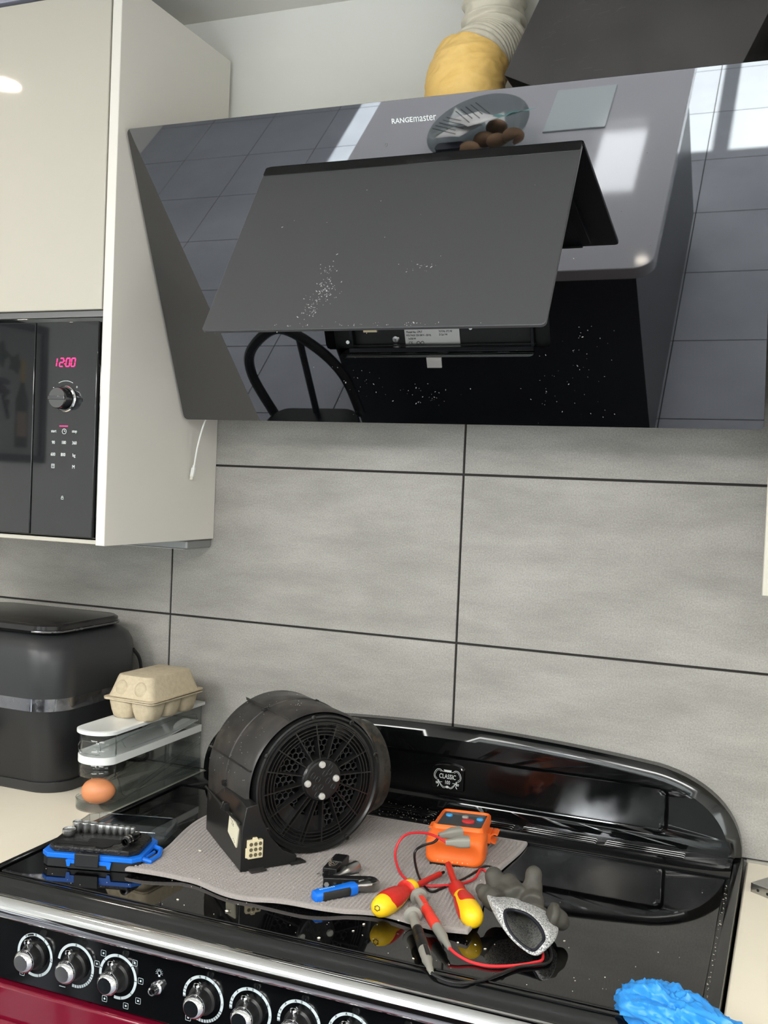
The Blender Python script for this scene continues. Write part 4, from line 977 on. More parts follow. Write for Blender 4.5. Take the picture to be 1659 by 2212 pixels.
# foot with junction box on the left
mb = MB()
LO = [(-0.045, 0.160), (-0.050, -0.026), (-0.133, -0.028), (-0.148, 0.002), (-0.114, 0.165)]
MI = [(-0.045, 0.160), (-0.052, -0.020), (-0.133, -0.020), (-0.1475, 0.006), (-0.120, 0.163)]
HI = [(-0.095, 0.150), (-0.100, 0.004), (-0.120, 0.002), (-0.130, 0.018), (-0.1175, 0.155)]
def jb(y, dl, s=1.0):
    return [(x-(dl if i_ in (0, 7, 8) else 0), y, z) for i_, (x, z) in enumerate([(-0.133, 0.0003), (-0.048, 0.0003), (-0.046, 0.012), (-0.070, 0.023), (-0.090, 0.046), (-0.105, 0.074), (-0.112, 0.097), (-0.127, 0.094), (-0.133, 0.062)])]
mb.loft([jb(-0.028, 0.003), jb(0.005, -0.001), jb(0.09, -0.010), jb(0.165, -0.019)])
mb.build('junction_box', M_fan2, fu, smooth=20, bevel=0.0015)
mb = MB(); mb.tube([(-0.135, -0.020, 0.0685), (-0.134, 0.015, 0.069), (-0.117, 0.165, 0.070)], 0.002, 8)
mb.obox((-0.1385, 0.03, 0.080), (0.004, 0, 0), (0, 0.006, 0), (0, 0, 0.006)); mb.tube([(-0.1385, 0.03, 0.072), (-0.146, 0.03, 0.078), (-0.142, 0.03, 0.088)], 0.001, 6)
mb.build('box_flange', M_fan2, fu, bevel=0.0008)
for (xx, yy) in ((-0.046, -0.022), (-0.112, -0.028)):
    MB().prism([(-0.012, -0.012), (0.013, -0.010), (0.011, 0.004), (0.004, 0.010), (-0.003, 0.004), (-0.011, 0.013)], FM((xx, yy, 0.0006), (1, 0, 0), (0, 1, 0)), 0.0, 0.0025).build('broken_lug', M_fan, fu, smooth=0)
MCn = FM((-0.1160, -0.0285, 0.033), (1, 0, 0), (0, 0, 1))
mb = MB(); M_cream = mat('cream_connector', (214, 202, 168), 0.5)
mb.loft([[MCn @ V((a, b, t)) for a, b in rr(0.0235, 0.0265, 0.001, 2)] for t in (-0.004, 0.005)])
mb.prism([(-0.004, 0.013), (0.004, 0.013), (0.003, 0.0165), (-0.003, 0.0165)], MCn, 0.0, 0.004); mb.prism([(-0.014, -0.012), (-0.0115, -0.012), (-0.0115, 0.002), (-0.014, 0.002)], MCn, 0.0, 0.003)
con = mb.build('power_connector', M_cream, fu, bevel=0.0004)
mb = MB()
for i in (-1, 0, 1):
    for j in (-1, 0, 1):
        c = MCn @ V((i*0.0072, j*0.0078, 0.0050)); zn = MCn.to_3x3() @ V((0, 0, 1))
        mb.lathe([(0.0027, 0.0), (0.0027, 0.0006), (0.0001, 0.0006)], c, zn, seg=14, cap=False)
mb.build('pin_holes', mat('connector_hole', (92, 84, 62), 0.8), con)
# paper label on the slanted face between the box front and side
xd = V((-0.022, -0.193, -0.045)).normalized(); up = V((0, 0, 1))
ML = FM((-0.1326, 0.012, 0.049), xd, up)
MB().prism(rr(0.046, 0.031, 0.0015, 3), ML, -0.002, 0.0005).build('paper_label', mat('cream_paper', (222, 216, 192), 0.7), fu)
mb = MB()
for x_, y_, w_, h_ in ((-0.0155, 0.0100, 0.0016, 0.0022), (-0.012, 0.0104, 0.0014, 0.0016), (-0.0085, 0.0100, 0.0022, 0.0020), (-0.0045, 0.0098, 0.0016, 0.0022), (0.000, 0.0096, 0.0018, 0.0020), (-0.009, 0.0068, 0.0110, 0.0008), (0.006, -0.0105, 0.0014, 0.0014), (0.010, -0.0110, 0.0014, 0.0014), (0.0135, -0.0115, 0.0022, 0.0010)):
    mb.prism([(x_, y_), (x_+w_, y_), (x_+w_, y_+h_), (x_, y_+h_)], ML, 0.0005, 0.0007)
mb.build('label_print', mat('grey_ink', (110, 108, 98), 0.7), fu, smooth=0)
# tiny dust fragments
mb = MB()
for k in range(60):
    a = random.uniform(1.3, 3.2); yq = random.uniform(0.01, 0.15); r = 0.1035+0.0155*((a+pi/2)/(1.5*pi))+0.0002
    mb.ell((r*cos(a), yq, FCZ+r*sin(a)), (random.uniform(0.0003, 0.0007), 0, 0), (0, random.uniform(0.0003, 0.0009), 0), (0, 0, 0.0004), 5, 4)
tag(mb.build('dust_specks', M_dust, fu), 'pale dust specks', kind='stuff')

# ---------------------------------------------------------------- socket set case
HZT = 0.9152                # top of the hob glass
sc_ = thing('socket_set_case', 'open black and blue socket set case with clear lid at the hob left edge', 'tool case', (-0.3830, -0.4880, HZT), radians(15.9))
M_cblue = mat('bright_blue_plastic', (20, 110, 220), 0.35); M_cblk = mat('case_black', (30, 31, 33), 0.45)
def octo(w_, d_, c, s=1.0): return [(-w_/2+c, -d_/2), (w_/2-c, -d_/2), (w_/2, -d_/2+c), (w_/2, d_/2-c), (w_/2-c, d_/2), (-w_/2+c, d_/2), (-w_/2, d_/2-c), (-w_/2, -d_/2+c)]
I4 = Matrix.Identity(4)
mb = MB(); mb.prism(octo(0.146, 0.090, 0.010), I4, 0.0, 0.014, bev=0.001)
mb.box(-0.032, 0.032, -0.0475, -0.0445, 0.001, 0.010)
mb.build('case_base', M_cblk, sc_, smooth=20)
mb = MB()
mb.prism(octo(0.149, 0.093, 0.011), I4, 0.0138, 0.0205, bev=0.0008)
for s_ in (-1, 1): mb.prism([(s_*0.030-0.004, 0.0135), (s_*0.030+0.004, 0.0135), (s_*0.030+0.002, 0.004), (s_*0.030-0.002, 0.004)], FM((0, -0.0475, 0.0), (1, 0, 0), (0, 0, 1)), 0.0, 0.002)
mb.box(-0.032, 0.032, -0.0490, -0.046, 0.0085, 0.014)
mb.tube([(0.066, -0.030, 0.017), (0.084, -0.027, 0.012), (0.088, 0.0, 0.010), (0.084, 0.022, 0.012), (0.066, 0.024, 0.018)], 0.0038, 8)
mb.tube([(0.074, -0.018, 0.013), (0.078, 0.010, 0.012)], 0.0025, 8)
mb.build('blue_frame', M_cblue, sc_, smooth=30)
MB().box(-0.020, 0.016, -0.0525, -0.0465, 0.0055, 0.0245).build('front_latch', M_cblk, sc_, bevel=0.0012)
M_tray = mat('textured_black_tray', (20, 20, 21), 0.3, bump=(260, 0.9, 0.002))
mb = MB(); mb.prism(octo(0.136, 0.080, 0.012), I4, 0.0195, 0.0285, bev=0.002)
tray = mb.build('insert_tray', M_tray, sc_, smooth=30)
mb = MB()
mb.prism(rr(0.075, 0.012, 0.004, 3, -0.022, -0.022), I4, 0.0286, 0.0292); mb.prism(rr(0.050, 0.016, 0.005, 3, 0.008, -0.006), I4, 0.0286, 0.0291)
mb.lathe([(0.013, 0.0287), (0.013, 0.0294), (0.0001, 0.0294)], (0.012, -0.020, 0), (0, 0, 1), seg=28, cap=False)
mb.build('tray_recess', M_dark, tray)
M_clid = thin_glass('case_clear_lid', (228, 232, 234), 0.25, 0.05, 1.5)
mb = MB(); base = octo(0.146, 0.086, 0.012); z0 = 0.0
ML_ = Matrix.Translation((0.004, 0.094, 0.008)) @ Matrix.Rotation(radians(-3), 4, 'X')
mb.loft([[ML_ @ V((x*k, y*k, z)) for x, y in base] for k, z in ((1.0, 0.015), (0.985, 0.0), (0.96, -0.001))])
lidm = mb.build('clear_lid', M_clid, sc_, smooth=20)
# remove the open face of the lid tray so that it is a shell
bm = bmesh.new(); bm.from_mesh(lidm.data); bm.faces.ensure_lookup_table()
top = [f for f in bm.faces if len(f.verts) == 8]; top.sort(key=lambda f: -f.calc_center_median().z)
bmesh.ops.delete(bm, geom=[top[0]], context='FACES'); bm.to_mesh(lidm.data); bm.free()
md = lidm.modifiers.new('s', 'SOLIDIFY'); md.thickness = 0.0012
mb = MB(); P = [ML_ @ V((x, y, 0.015)) for x, y in base]; mb.tube(P+[P[0]], 0.0009, 6); P = [ML_ @ V((x*0.985, y*0.985, 0.0)) for x, y in base]; mb.tube(P+[P[0]], 0.0006, 6)
for k in range(8): mb.tube([ML_ @ V((*base[k], 0.015)), ML_ @ V((base[k][0]*0.985, base[k][1]*0.985, 0.0))], 0.0006, 5)
mb.build('lid_edges', M_clear2, lidm)
MB().box(0.045, 0.050, 0.052, 0.060, 0.012, 0.0235).build('hinge_peg', M_cblk, sc_, bevel=0.0005)
def socket(name, r, r2, h):
    mb = MB(); mb.lathe([(r2*0.9, 0), (r2, 0.0008), (r, h*0.45), (r, h-0.0008), (r*0.93, h), (r*0.80, h), (r*0.72, h-0.003), (r*0.70, h-0.007), (0.0001, h-0.007)], (0, 0, 0), (0, 0, 1), seg=28, cap=False)
    return mb.build(name, M_sock, None, smooth=30)
rzc = radians(15.9); cl = V((-0.3830, -0.4880, HZT))
def lc(x, y, z): return cl+V((x*cos(rzc)-y*sin(rzc), x*sin(rzc)+y*cos(rzc), z))
names = ['widest steel socket standing at the left end of the tray row', 'second steel socket from the left in the case tray', 'third steel socket from the left in the case tray', 'fourth steel socket from the left in the case tray', 'fifth steel socket from the left in the case tray', 'sixth steel socket from the left in the case tray', 'small seventh steel socket in the case tray row', 'small eighth steel socket in the case tray row', 'narrowest steel socket at the right end of the tray row']
for i in range(9):
    x = -0.048+i*0.0132-(0.0003*i*i); r = 0.0078-0.00048*i
    o = socket('steel_socket', r, r*0.8, 0.0155-0.0004*i); o.location = lc(x, 0.026, 0.0285); tag(o, names[i], 'socket', 'steel sockets standing in the case tray')
o = socket('steel_socket', 0.0098, 0.0082, 0.0105); o.location = lc(-0.053, 0.006, 0.0286); tag(o, 'broad low steel socket at the tray left front of the row', 'socket')
mb = MB(); q0, q1 = lc(0.044, -0.022, 0.0358), lc(0.054, 0.012, 0.0362); d_ = (q1-q0).normalized()
ad = thing('bit_holder_adapter', 'short dark steel adapter lying across the tray right end', 'adapter', tuple(lc(0.049, -0.005, 0.029)))
mb.lathe([(0.0045, 0), (0.0068, 0.0005), (0.0070, 0.008), (0.0062, 0.009), (0.0068, 0.010), (0.0068, 0.024), (0.0055, 0.026), (0.0050, 0.033), (0.0001, 0.0335)], q0, d_, seg=28, cap=False)
mb.build('sleeve', mat('gunmetal', (70, 70, 72), 0.25, 1.0), ad, world=True)
mb = MB(); mb.lathe([(0.0072, 0.0), (0.0075, 0.002), (0.0072, 0.004)], q0+d_*0.0005, d_, seg=28, cap=False); mb.lathe([(0.0072, 0.008), (0.0074, 0.0095), (0.0072, 0.011)], q0, d_, seg=28, cap=False)
mb.build('chrome_collar', M_chrome, ad, world=True)

# ---------------------------------------------------------------- connector block, extension, bits, ratchet
TW = 0.9218
blk = thing('connector_block', 'small black block with metal leads and swarf in front of the fan unit', 'connector', (-0.045, -0.386, TW))
xa, xb, xc = V((-0.0611, -0.4071, 0)), V((-0.031, -0.415, 0)), V((-0.0388, -0.3535, 0))
mb = MB(); ax_ = V((0.0105, 0.0015, 0)); ay_ = V((-0.0035, 0.031, 0)).normalized()*0.030
c0 = V((-0.0470, -0.3830, TW+0.0075))
mb.obox(c0, ax_, ay_, (0, 0, 0.0068)); mb.obox(c0+ay_*0.35+V((0.002, 0, 0.007)), ax_*0.8, ay_*0.5, (0, 0, 0.002))
mb.build('block_body', M_black, blk, world=True, bevel=0.001)
mb = MB()
for k in range(4): mb.tube([c0+ay_*0.98+ax_*(-0.6+0.4*k)+V((0, 0, 0.001)), c0+ay_*1.45+ax_*(-0.3+0.25*k)+V((0, 0, -0.002))], 0.0006, 6)
mb.tube([c0-ay_*0.95-ax_*0.5, c0-ay_*1.2-ax_*1.2, c0-ay_*1.0-ax_*1.75+V((0, 0, -0.004))], 0.0007, 6)
mb.build('metal_leads', M_steel, blk, world=True)
mb = MB()
for k in range(46):
    p = c0+ax_*random.uniform(-0.9, 0.5)+ay_*random.uniform(-0.7, 0.25)+V((0, 0, 0.0072+random.random()*0.0014)); a = random.random()*6; L_ = random.uniform(0.0006, 0.002)
    mb.obox(p, (L_*cos(a), L_*sin(a), 0.0003), (-0.0003*sin(a), 0.0003*cos(a), 0), (0, 0, 0.0002))
tag(mb.build('metal_swarf', mat('bright_swarf', (214, 200, 180), 0.3, 0.8), blk, world=True, smooth=0), 'bright metal swarf', kind='stuff')
ex = MB(); p0 = V((-0.0365, -0.4280, TW+0.0042)); p1 = V((-0.0180, -0.3700, TW+0.0085)); d_ = (p1-p0)
ex.lathe([(0.0034, 0), (0.0040, 0.001), (0.0040, 0.024), (0.0048, 0.026), (0.0082, 0.034), (0.0086, 0.036), (0.0086, 0.058), (0.0078, 0.0595), (0.0055, 0.0595), (0.0050, 0.054), (0.0001, 0.054)], p0, d_, seg=28, cap=False)
exo = ex.build('socket_extension', M_steel, None, smooth=30); tag(exo, 'satin steel stepped socket extension leaning on the black block', 'socket extension')
hx = MB(); q0, q1 = V((-0.0155, -0.4115, TW+0.005)), V((-0.0020, -0.3935, TW+0.0052))
hx.lathe([(0.0048, 0), (0.0052, 0.0008), (0.0052, 0.016), (0.0048, 0.018), (0.0036, 0.018), (0.0034, 0.012), (0.0001, 0.012)], q0, q1-q0, seg=6, cap=False); hx.lathe([(0.0050, -0.008), (0.0050, 0.0)], q0, q1-q0, seg=20)
hxo = hx.build('bit_socket', M_sock, None, smooth=25); tag(hxo, 'small dull steel bit socket behind the black bit rail', 'socket')
br = thing('bit_rail', 'black plastic rail with silver screwdriver bits behind the blue ratchet', 'bit holder', (-0.006, -0.434, TW))
b0, b1 = V((-0.0370, -0.4480, TW+0.0085)), V((0.0200, -0.4230, TW+0.0085)); bd_ = (b1-b0).normalized(); bn = V((-bd_.y, bd_.x, 0))
mb = MB(); mb.obox((b0+b1)/2, (b1-b0)/2, bn*0.0065, (0, 0, 0.0078)); mb.obox(b0+bd_*0.004+bn*0.012, bd_*0.004, bn*0.010, (0, 0, 0.0078))
mb.build('rail', M_black, br, world=True, bevel=0.0012)
for k in range(5):
    p = b0+bd_*(0.005+0.0115*k)-bn*0.0065+V((0, 0, -0.0012)); hb = MB(); hb.cyl(p+bn*0.006, p-bn*(0.0012 if k == 0 else 0.0045), 0.0036, 0.0036 if k == 0 else 0.0028, 6)
    hb.build('screwdriver_bit', M_grey if k == 0 else M_steel, br, world=True)
# ratchet
ra = thing('ratchet_handle', 'small ratchet with blue and black grip on the towel front', 'ratchet', (0.0, -0.465, TW))
h0 = V((-0.0286,-0.4977,0.9280)); h1 = V((0.0117,-0.4462,0.9300)); hd_ = (h1-h0).normalized(); hn = V((-hd_.y, hd_.x, 0)).normalized()
def hring(s, w_, t, z): c = h0+hd_*s+V((0, 0, z)); return [c+hn*a+V((0, 0, b)) for a, b in rr(2*w_, 2*t, min(w_, t)*0.7, 5)]
Lh = (h1-h0).length
mb = MB(); mb.loft([hring(s*Lh, w_, t, 0) for s, w_, t in ((0.0, 0.005, 0.004), (0.03, 0.0085, 0.007), (0.15, 0.0100, 0.0082), (0.4, 0.0085, 0.0078), (0.7, 0.0088, 0.0080), (0.92, 0.0098, 0.0084), (1.0, 0.0085, 0.0075))])
mb.build('grip_core', M_cblue, ra, world=True)
mb = MB(); mb.loft([hring(s*Lh, w_, t, 0.0) for s, w_, t in ((0.16, 0.0100, 0.0068), (0.18, 0.0109, 0.0072), (0.4, 0.0094, 0.0068), (0.7, 0.0096, 0.0070), (0.80, 0.0102, 0.0070), (0.82, 0.0095, 0.0066))])
mb.build('rubber_grip', mat('black_rubber', (36, 37, 38), 0.6), ra, world=True)
mb = MB(); Mg = FM(h0+hd_*Lh*0.33+V((0, 0, 0.0084)), hd_, hn)
for k in range(8): mb.prism([(-0.012+0.003*k, -0.0014), (-0.010+0.003*k, -0.0014), (-0.010+0.003*k, 0.0014), (-0.012+0.003*k, 0.0014)], Mg, 0.0, 0.0002)
mb.build('grip_print', mat('pale_blue_print', (150, 205, 240), 0.5), ra, world=True, smooth=0)
hc = V((0.0224,-0.4240,0.9320))
mb = MB(); mb.loft([hring(s, w_, t, 0.0005) for s, w_, t in ((Lh*0.97, 0.0055, 0.0060), (Lh+0.006, 0.0058, 0.0062), ((hc-h0).length-0.012, 0.0095, 0.0066), ((hc-h0).length-0.004, 0.0110, 0.0066))])
hd2 = (hc-h0); mb.lathe([(0.0125, -0.0066), (0.0138, -0.0055), (0.0138, 0.0055), (0.0125, 0.0066), (0.0105, 0.0067)], (hc.x, hc.y, h0.z+0.0010), (0, 0, 1), seg=36, cap=False)
mb.build('ratchet_head', M_steel, ra, world=True)
mb = MB(); cc_ = V((hc.x, hc.y, h0.z+0.0010)); mb.lathe([(0.0110, 0.0066), (0.0112, 0.0076), (0.0070, 0.0082), (0.0045, 0.0080), (0.0040, 0.0060), (0.0001, 0.0060)], cc_, (0, 0, 1), seg=32, cap=False)
mb.build('head_plate', M_black, ra, world=True)
MB().obox(cc_-hd_*0.013+V((0, 0, 0.0080)), hd_*0.004, hn*0.0022, (0, 0, 0.0016)).build('reverse_lever', M_steel, ra, world=True, bevel=0.0006)

# ---------------------------------------------------------------- insulated screwdrivers
M_sred = mat('red_handle_plastic', (200, 42, 34), 0.38); M_syel = mat('yellow_handle_plastic', (246, 200, 30), 0.35)
def screwdriver(label, tail, neck, tip, prof, hand, yel_from):
    tail, neck, tip = V(tail), V(neck), V(tip); d = (neck-tail).normalized(); L = (neck-tail).length
    t = thing('insulated_screwdriver', label, 'screwdriver', (tail.x, tail.y, TW))
    x, y, _ = basis(d)
    def rings(pr, e=0.0): return [[tail+d*s*L+(r+e)*(cos(2*pi*k/32)*x+sin(2*pi*k/32)*y) for k in range(32)] for s, r in pr]
    mb = MB(); mb.loft(rings(prof)); mb.build('handle', [M_syel], t, world=True, smooth=60)
    for h in hand:
        # moulded red grip zone: patch of the same form slightly proud
        mb = MB(); n = 18; m_ = 26; G = []
        for j in range(m_+1):
            s = h[0]+(h[1]-h[0])*j/m_; hw = h[3]*sqrt(max(0.0, 1-((2*j/m_-1)**4)))
            row = []
            for i in range(n+1):
                a = h[2]+hw*(2*i/n-1)
                r = None
                for (s0, r0), (s1, r1) in zip(prof, prof[1:]):
                    if s0 <= s <= s1: r = r0+(r1-r0)*((s-s0)/(s1-s0) if s1 > s0 else 0); break
                r = (r or prof[-1][1])+0.0006-0.0009*((2*i/n-1)**8)
                row.append(mb.bm.verts.new(tail+d*s*L+r*(cos(a)*x+sin(a)*y)))
            G.append(row)
        for j in range(m_):
            for i in range(n): mb.face((G[j][i], G[j][i+1], G[j+1][i+1], G[j+1][i]))
        mb.build('red_grip', M_sred, t, world=True, smooth=80)
    return t, x, y, d, L
t_, x, y, d, L = screwdriver('red and yellow screwdriver with star mark on its end, beside the ratchet', (0.0685,-0.5103,0.9340), (0.0847,-0.4133,0.9340), (0.0975,-0.3374,0.9280),
    [(0.0, 0.0015), (0.01, 0.006), (0.06, 0.0115), (0.15, 0.0145), (0.30, 0.0158), (0.45, 0.0150), (0.62, 0.0120), (0.74, 0.0095), (0.80, 0.0088), (0.82, 0.0105), (0.86, 0.0125), (0.94, 0.0125), (0.985, 0.0105), (1.0, 0.0060)],
    [(0.22, 0.80, 0.0, 0), ][:0], 0)
tail = V((0.0685,-0.5103,0.9340)); neck = V((0.0847,-0.4133,0.9340))
mb = MB(); pr = [(0.24, 0.0160), (0.30, 0.0165), (0.45, 0.0157), (0.62, 0.0127), (0.74, 0.0102), (0.79, 0.0093)]
A0, A1 = -1.0, 1.9       # red wraps the upper side
up_a = atan2(y.z, x.z)
G = []
for j in range(21):
    s = 0.20+0.60*j/20; r = 0.0152
    for (s0, r0), (s1, r1) in zip(pr, pr[1:]):
        if s0 <= s <= s1: r = r0+(r1-r0)*(s-s0)/(s1-s0)
    if s < 0.24: r = 0.0158
    hw = 1.75 if j > 3 else 1.0+0.75*(j/3)
    G.append([mb.bm.verts.new(tail+d*s*L+(r+0.0002-0.0006*(abs(2*i/24-1)**8)-(0.0006 if j in (0, 20) else 0)+(0.0004*sin(s*60) if 0.45 < s < 0.62 else 0))*(cos(up_a+hw*(2*i/24-1))*x+sin(up_a+hw*(2*i/24-1))*y)) for i in range(25)])
for j in range(20):
    for i in range(24): mb.face((G[j][i], G[j][i+1], G[j+1][i+1], G[j+1][i]))
mb.build('red_grip', M_sred, t_, world=True, smooth=80)
mb = MB(); tipb = V((0.0975,-0.3374,0.9280)); mb.tube([neck-d*0.004, tipb], [0.0040, 0.0040], 14); mb.build('red_shaft', M_sred, t_, world=True)
mb = MB(); mb.cyl(tipb, tipb+(tipb-neck).normalized()*0.012, 0.0026, 0.0022, 14); mb.build('blade_tip', mat('dark_blade_steel', (50, 46, 44), 0.35, 0.9), t_, world=True)
mb = MB(); fc = tail+d*0.0005+V((0.0, -0.0, 0.0)); vd = (V((0.5557, -1.7475, 1.4922))-tail).normalized()
ec = tail-d*0.0; nrm_ = (-d*0.75+V((0, 0, 0.30))+V((0.15, -0.35, 0))).normalized(); ec = tail+d*L*0.12+nrm_*0.0128
Ms = FM(ec, nrm_.cross(V((0, 0, 1))).normalized()*-1, V((0, 0, 1)))
P = [(0.0040*cos(a)*(1.0 if k % 2 else 0.72), 0.0040*sin(a)*(1.0 if k % 2 else 0.72)) for k, a in enumerate([2*pi*k/12 for k in range(12)])]
mb.tube([Ms @ V((a, b, 0.0006)) for a, b in P]+[Ms @ V((*P[0], 0.0006))], 0.0005, 6); mb.build('star_mark', M_ink, t_, world=True)

tail = V((0.1955,-0.4851,0.9350)); neck = V((0.1380,-0.3869,0.9340)); tipb = V((0.1098,-0.3285,0.9340))
t_, x, y, d, L = screwdriver('red and yellow screwdriver pointing under the orange tester, left of the glove', tuple(tail), tuple(neck), tuple(tipb),
    [(0.0, 0.0015), (0.01, 0.0070), (0.05, 0.0120), (0.12, 0.0148), (0.25, 0.0158), (0.45, 0.0145), (0.62, 0.0118), (0.72, 0.0105)], [], 0)
up_a = atan2(y.z, x.z)
mb = MB(); G = []
pr = [(0.36, 0.0156), (0.45, 0.0150), (0.62, 0.0126), (0.75, 0.0112)]
for j in range(17):
    s = 0.30+0.36*j/16; r = 0.0158
    for (s0, r0), (s1, r1) in zip(pr, pr[1:]):
        if s0 <= s <= s1: r = r0+(r1-r0)*(s-s0)/(s1-s0)
    hw = 0.80*sqrt(max(0.02, 1-(2*j/16-1)**4))
    G.append([mb.bm.verts.new(tail+d*s*L+(r+0.0004-0.0008*(abs(2*i/16-1)**8)-(0.0006 if j in (0, 16) else 0))*(cos(up_a+hw*(2*i/16-1))*x+sin(up_a+hw*(2*i/16-1))*y)) for i in range(17)])
for j in range(16):
    for i in range(16): mb.face((G[j][i], G[j][i+1], G[j+1][i+1], G[j+1][i]))
mb.build('red_grip', M_sred, t_, world=True, smooth=80)
mb = MB()
for sg in (-1, 1):
    G = []
    for j in range(17):
        s = 0.16+0.54*j/16; r = 0.0155
        for (s0, r0), (s1, r1) in zip([(0.12, 0.0150), (0.25, 0.0160), (0.45, 0.0147), (0.62, 0.0120), (0.72, 0.0107)], [(0.25, 0.0160), (0.45, 0.0147), (0.62, 0.0120), (0.72, 0.0107)]):
            if s0 <= s <= s1: r = r0+(r1-r0)*(s-s0)/(s1-s0)
        hw = 0.55*sqrt(max(0.02, 1-(2*j/16-1)**4)); ca = up_a+sg*(1.75-0.2*s)
        G.append([mb.bm.verts.new(tail+d*s*L+(r+0.0004-0.0008*(abs(2*i/12-1)**8))*(cos(ca+hw*(2*i/12-1))*x+sin(ca+hw*(2*i/12-1))*y)) for i in range(13)])
    for j in range(16):
        for i in range(12): mb.face((G[j][i], G[j][i+1], G[j+1][i+1], G[j+1][i]))
mb.build('side_grip', M_sred, t_, world=True, smooth=80)
mb = MB(); mb.loft([[tail+d*s*L+r*(cos(2*pi*k/28)*x+sin(2*pi*k/28)*y) for k in range(28)] for s, r in ((0.70, 0.0108), (0.72, 0.0112), (0.80, 0.0100), (0.90, 0.0108), (0.97, 0.0112), (1.0, 0.0095), (1.005, 0.005))])
mb.build('red_collar', M_sred, t_, world=True, smooth=60)
MB().tube([neck-d*0.003, tipb+(tipb-neck)*0.3], [0.0046, 0.0046], 14).build('red_shaft', M_sred, t_, world=True)

# ---------------------------------------------------------------- orange tester
M_or = mat('orange_rubber_case', (246, 112, 40), 0.5, bump=(200, 0.03, 0.0003))
tf = V((0.0955, -0.2780, TW)); tbk = V((0.0790, -0.1500, TW)); te = thing('multimeter', 'orange rubber-cased multimeter with grey plugs on the towel', 'multimeter', (0.090, -0.215, TW), radians(9))
# local: x right, -y towards the viewer end
mb = MB()
def tr_(y, w_, z0, z1, r): return [(a, y, b) for a, b in rr(w_, z1-z0, r, 6, 0, (z0+z1)/2)]
mb.loft([tr_(y, w_, z0, z1, r) for y, w_, z0, z1, r in ((-0.068, 0.060, 0.012, 0.030, 0.008), (-0.072, 0.074, 0.006, 0.034, 0.012), (-0.070, 0.084, 0.002, 0.040, 0.012), (-0.062, 0.088, 0.000, 0.044, 0.011), (-0.045, 0.090, 0.000, 0.046, 0.010),
        (-0.020, 0.088, 0.001, 0.043, 0.009), (-0.005, 0.078, 0.006, 0.040, 0.008), (0.015, 0.074, 0.006, 0.039, 0.008), (0.045, 0.076, 0.004, 0.037, 0.008), (0.064, 0.074, 0.004, 0.035, 0.008), (0.070, 0.066, 0.008, 0.031, 0.007))][::-1])
for y in (0,): pass
mb.build('rubber_case', M_or, te, smooth=70)
fm = FM((0, 0.012, 0.0445), (1, 0, 0), (0, 0.9965, -0.068))
mb = MB(); mb.prism(rr(0.070, 0.096, 0.006, 4, 0.0, -0.004), fm, -0.008, 0.0005, bev=0.001); face = mb.build('face_plate', mat('dark_grey_face', (58, 60, 63), 0.4), te)
mb = MB(); mb.loft(annulus(mb, rr(0.080, 0.108, 0.010, 5), rr(0.068, 0.092, 0.006, 4), fm @ Matrix.Translation((0, -0.003, 0)), [(0, -0.010), (0.1, 0.001), (0.5, 0.0035), (0.9, 0.0020), (1, -0.002)]), loop=True)
mb.build('case_rim', M_or, te, smooth=60)
mb = MB(); mb.prism(rr(0.056, 0.014, 0.003, 3, 0.004, 0.034), fm, 0.0, 0.0012); mb.build('display_bar', mat('display_grey', (78, 84, 88), 0.2), face)
M_btn = mat('pale_blue_button', (70, 160, 220), 0.4); M_btng = mat('grey_button', (150, 148, 140), 0.5)
for bx_, by_, m_ in ((-0.024, 0.016, M_btn), (0.002, 0.014, M_btng), (0.026, 0.008, M_btn)):
    mb = MB(); mb.lathe([(0.0055, 0), (0.0055, 0.002), (0.0042, 0.003), (0.0001, 0.003)], fm @ V((bx_, by_, 0.0005)), (0, 0.07, 1), seg=20, cap=False); mb.build('button', m_, te)
mb = MB(); mb.lathe([(0.010, 0), (0.010, 0.002), (0.0085, 0.003), (0.0001, 0.003)], fm @ V((0.010, -0.010, 0.0005)), (0, 0.07, 1), seg=24, cap=False); mb.build('red_socket_ring', mat('red_marker', (200, 50, 52), 0.4), te)
mb = MB()
for k in range(13):
    if k in (3, 8): continue
    mb.prism([(-0.022+0.0036*k, 0.0440), (-0.0195+0.0036*k, 0.0440), (-0.0195+0.0036*k, 0.0460), (-0.022+0.0036*k, 0.0460)], fm, 0.0004, 0.0007)
mb.build('face_print', M_prints, te, smooth=0)
# probe clips moulded on both sides
for s_ in (-1, 1):
    mb = MB(); mb.box(min(s_*0.034, s_*0.044), max(s_*0.034, s_*0.044), 0.018, 0.048, 0.010, 0.026)
    P = [V((s_*0.050+0.0085*cos(a)*s_, 0, 0.018+0.0085*sin(a))) for a in [radians(50+k*26) for k in range(10)]]
    mb.loft([[p+V((0, yy, 0)) for yy in (0.020, 0.046)]+[p+(V((s_*0.050, 0, 0.018))-p)*0.3+V((0, yy, 0)) for yy in (0.046, 0.020)] for p in P])
    mb.build('probe_clip', M_or, te, smooth=40)
mb = MB()
for k in range(7): mb.ell((-0.024+0.0075*k, -0.0715+abs(k-3)*0.0003, 0.0068), (0.0010, 0, 0), (0, 0.0010, 0), (0, 0, 0.0010), 8, 6)
mb.build('case_dots', mat('pale_dots', (255, 190, 150), 0.3), te)
MB().box(-0.036, 0.010, -0.0705, -0.060, -0.0006, 0.003).build('rear_stand', M_dark, te, smooth=0)
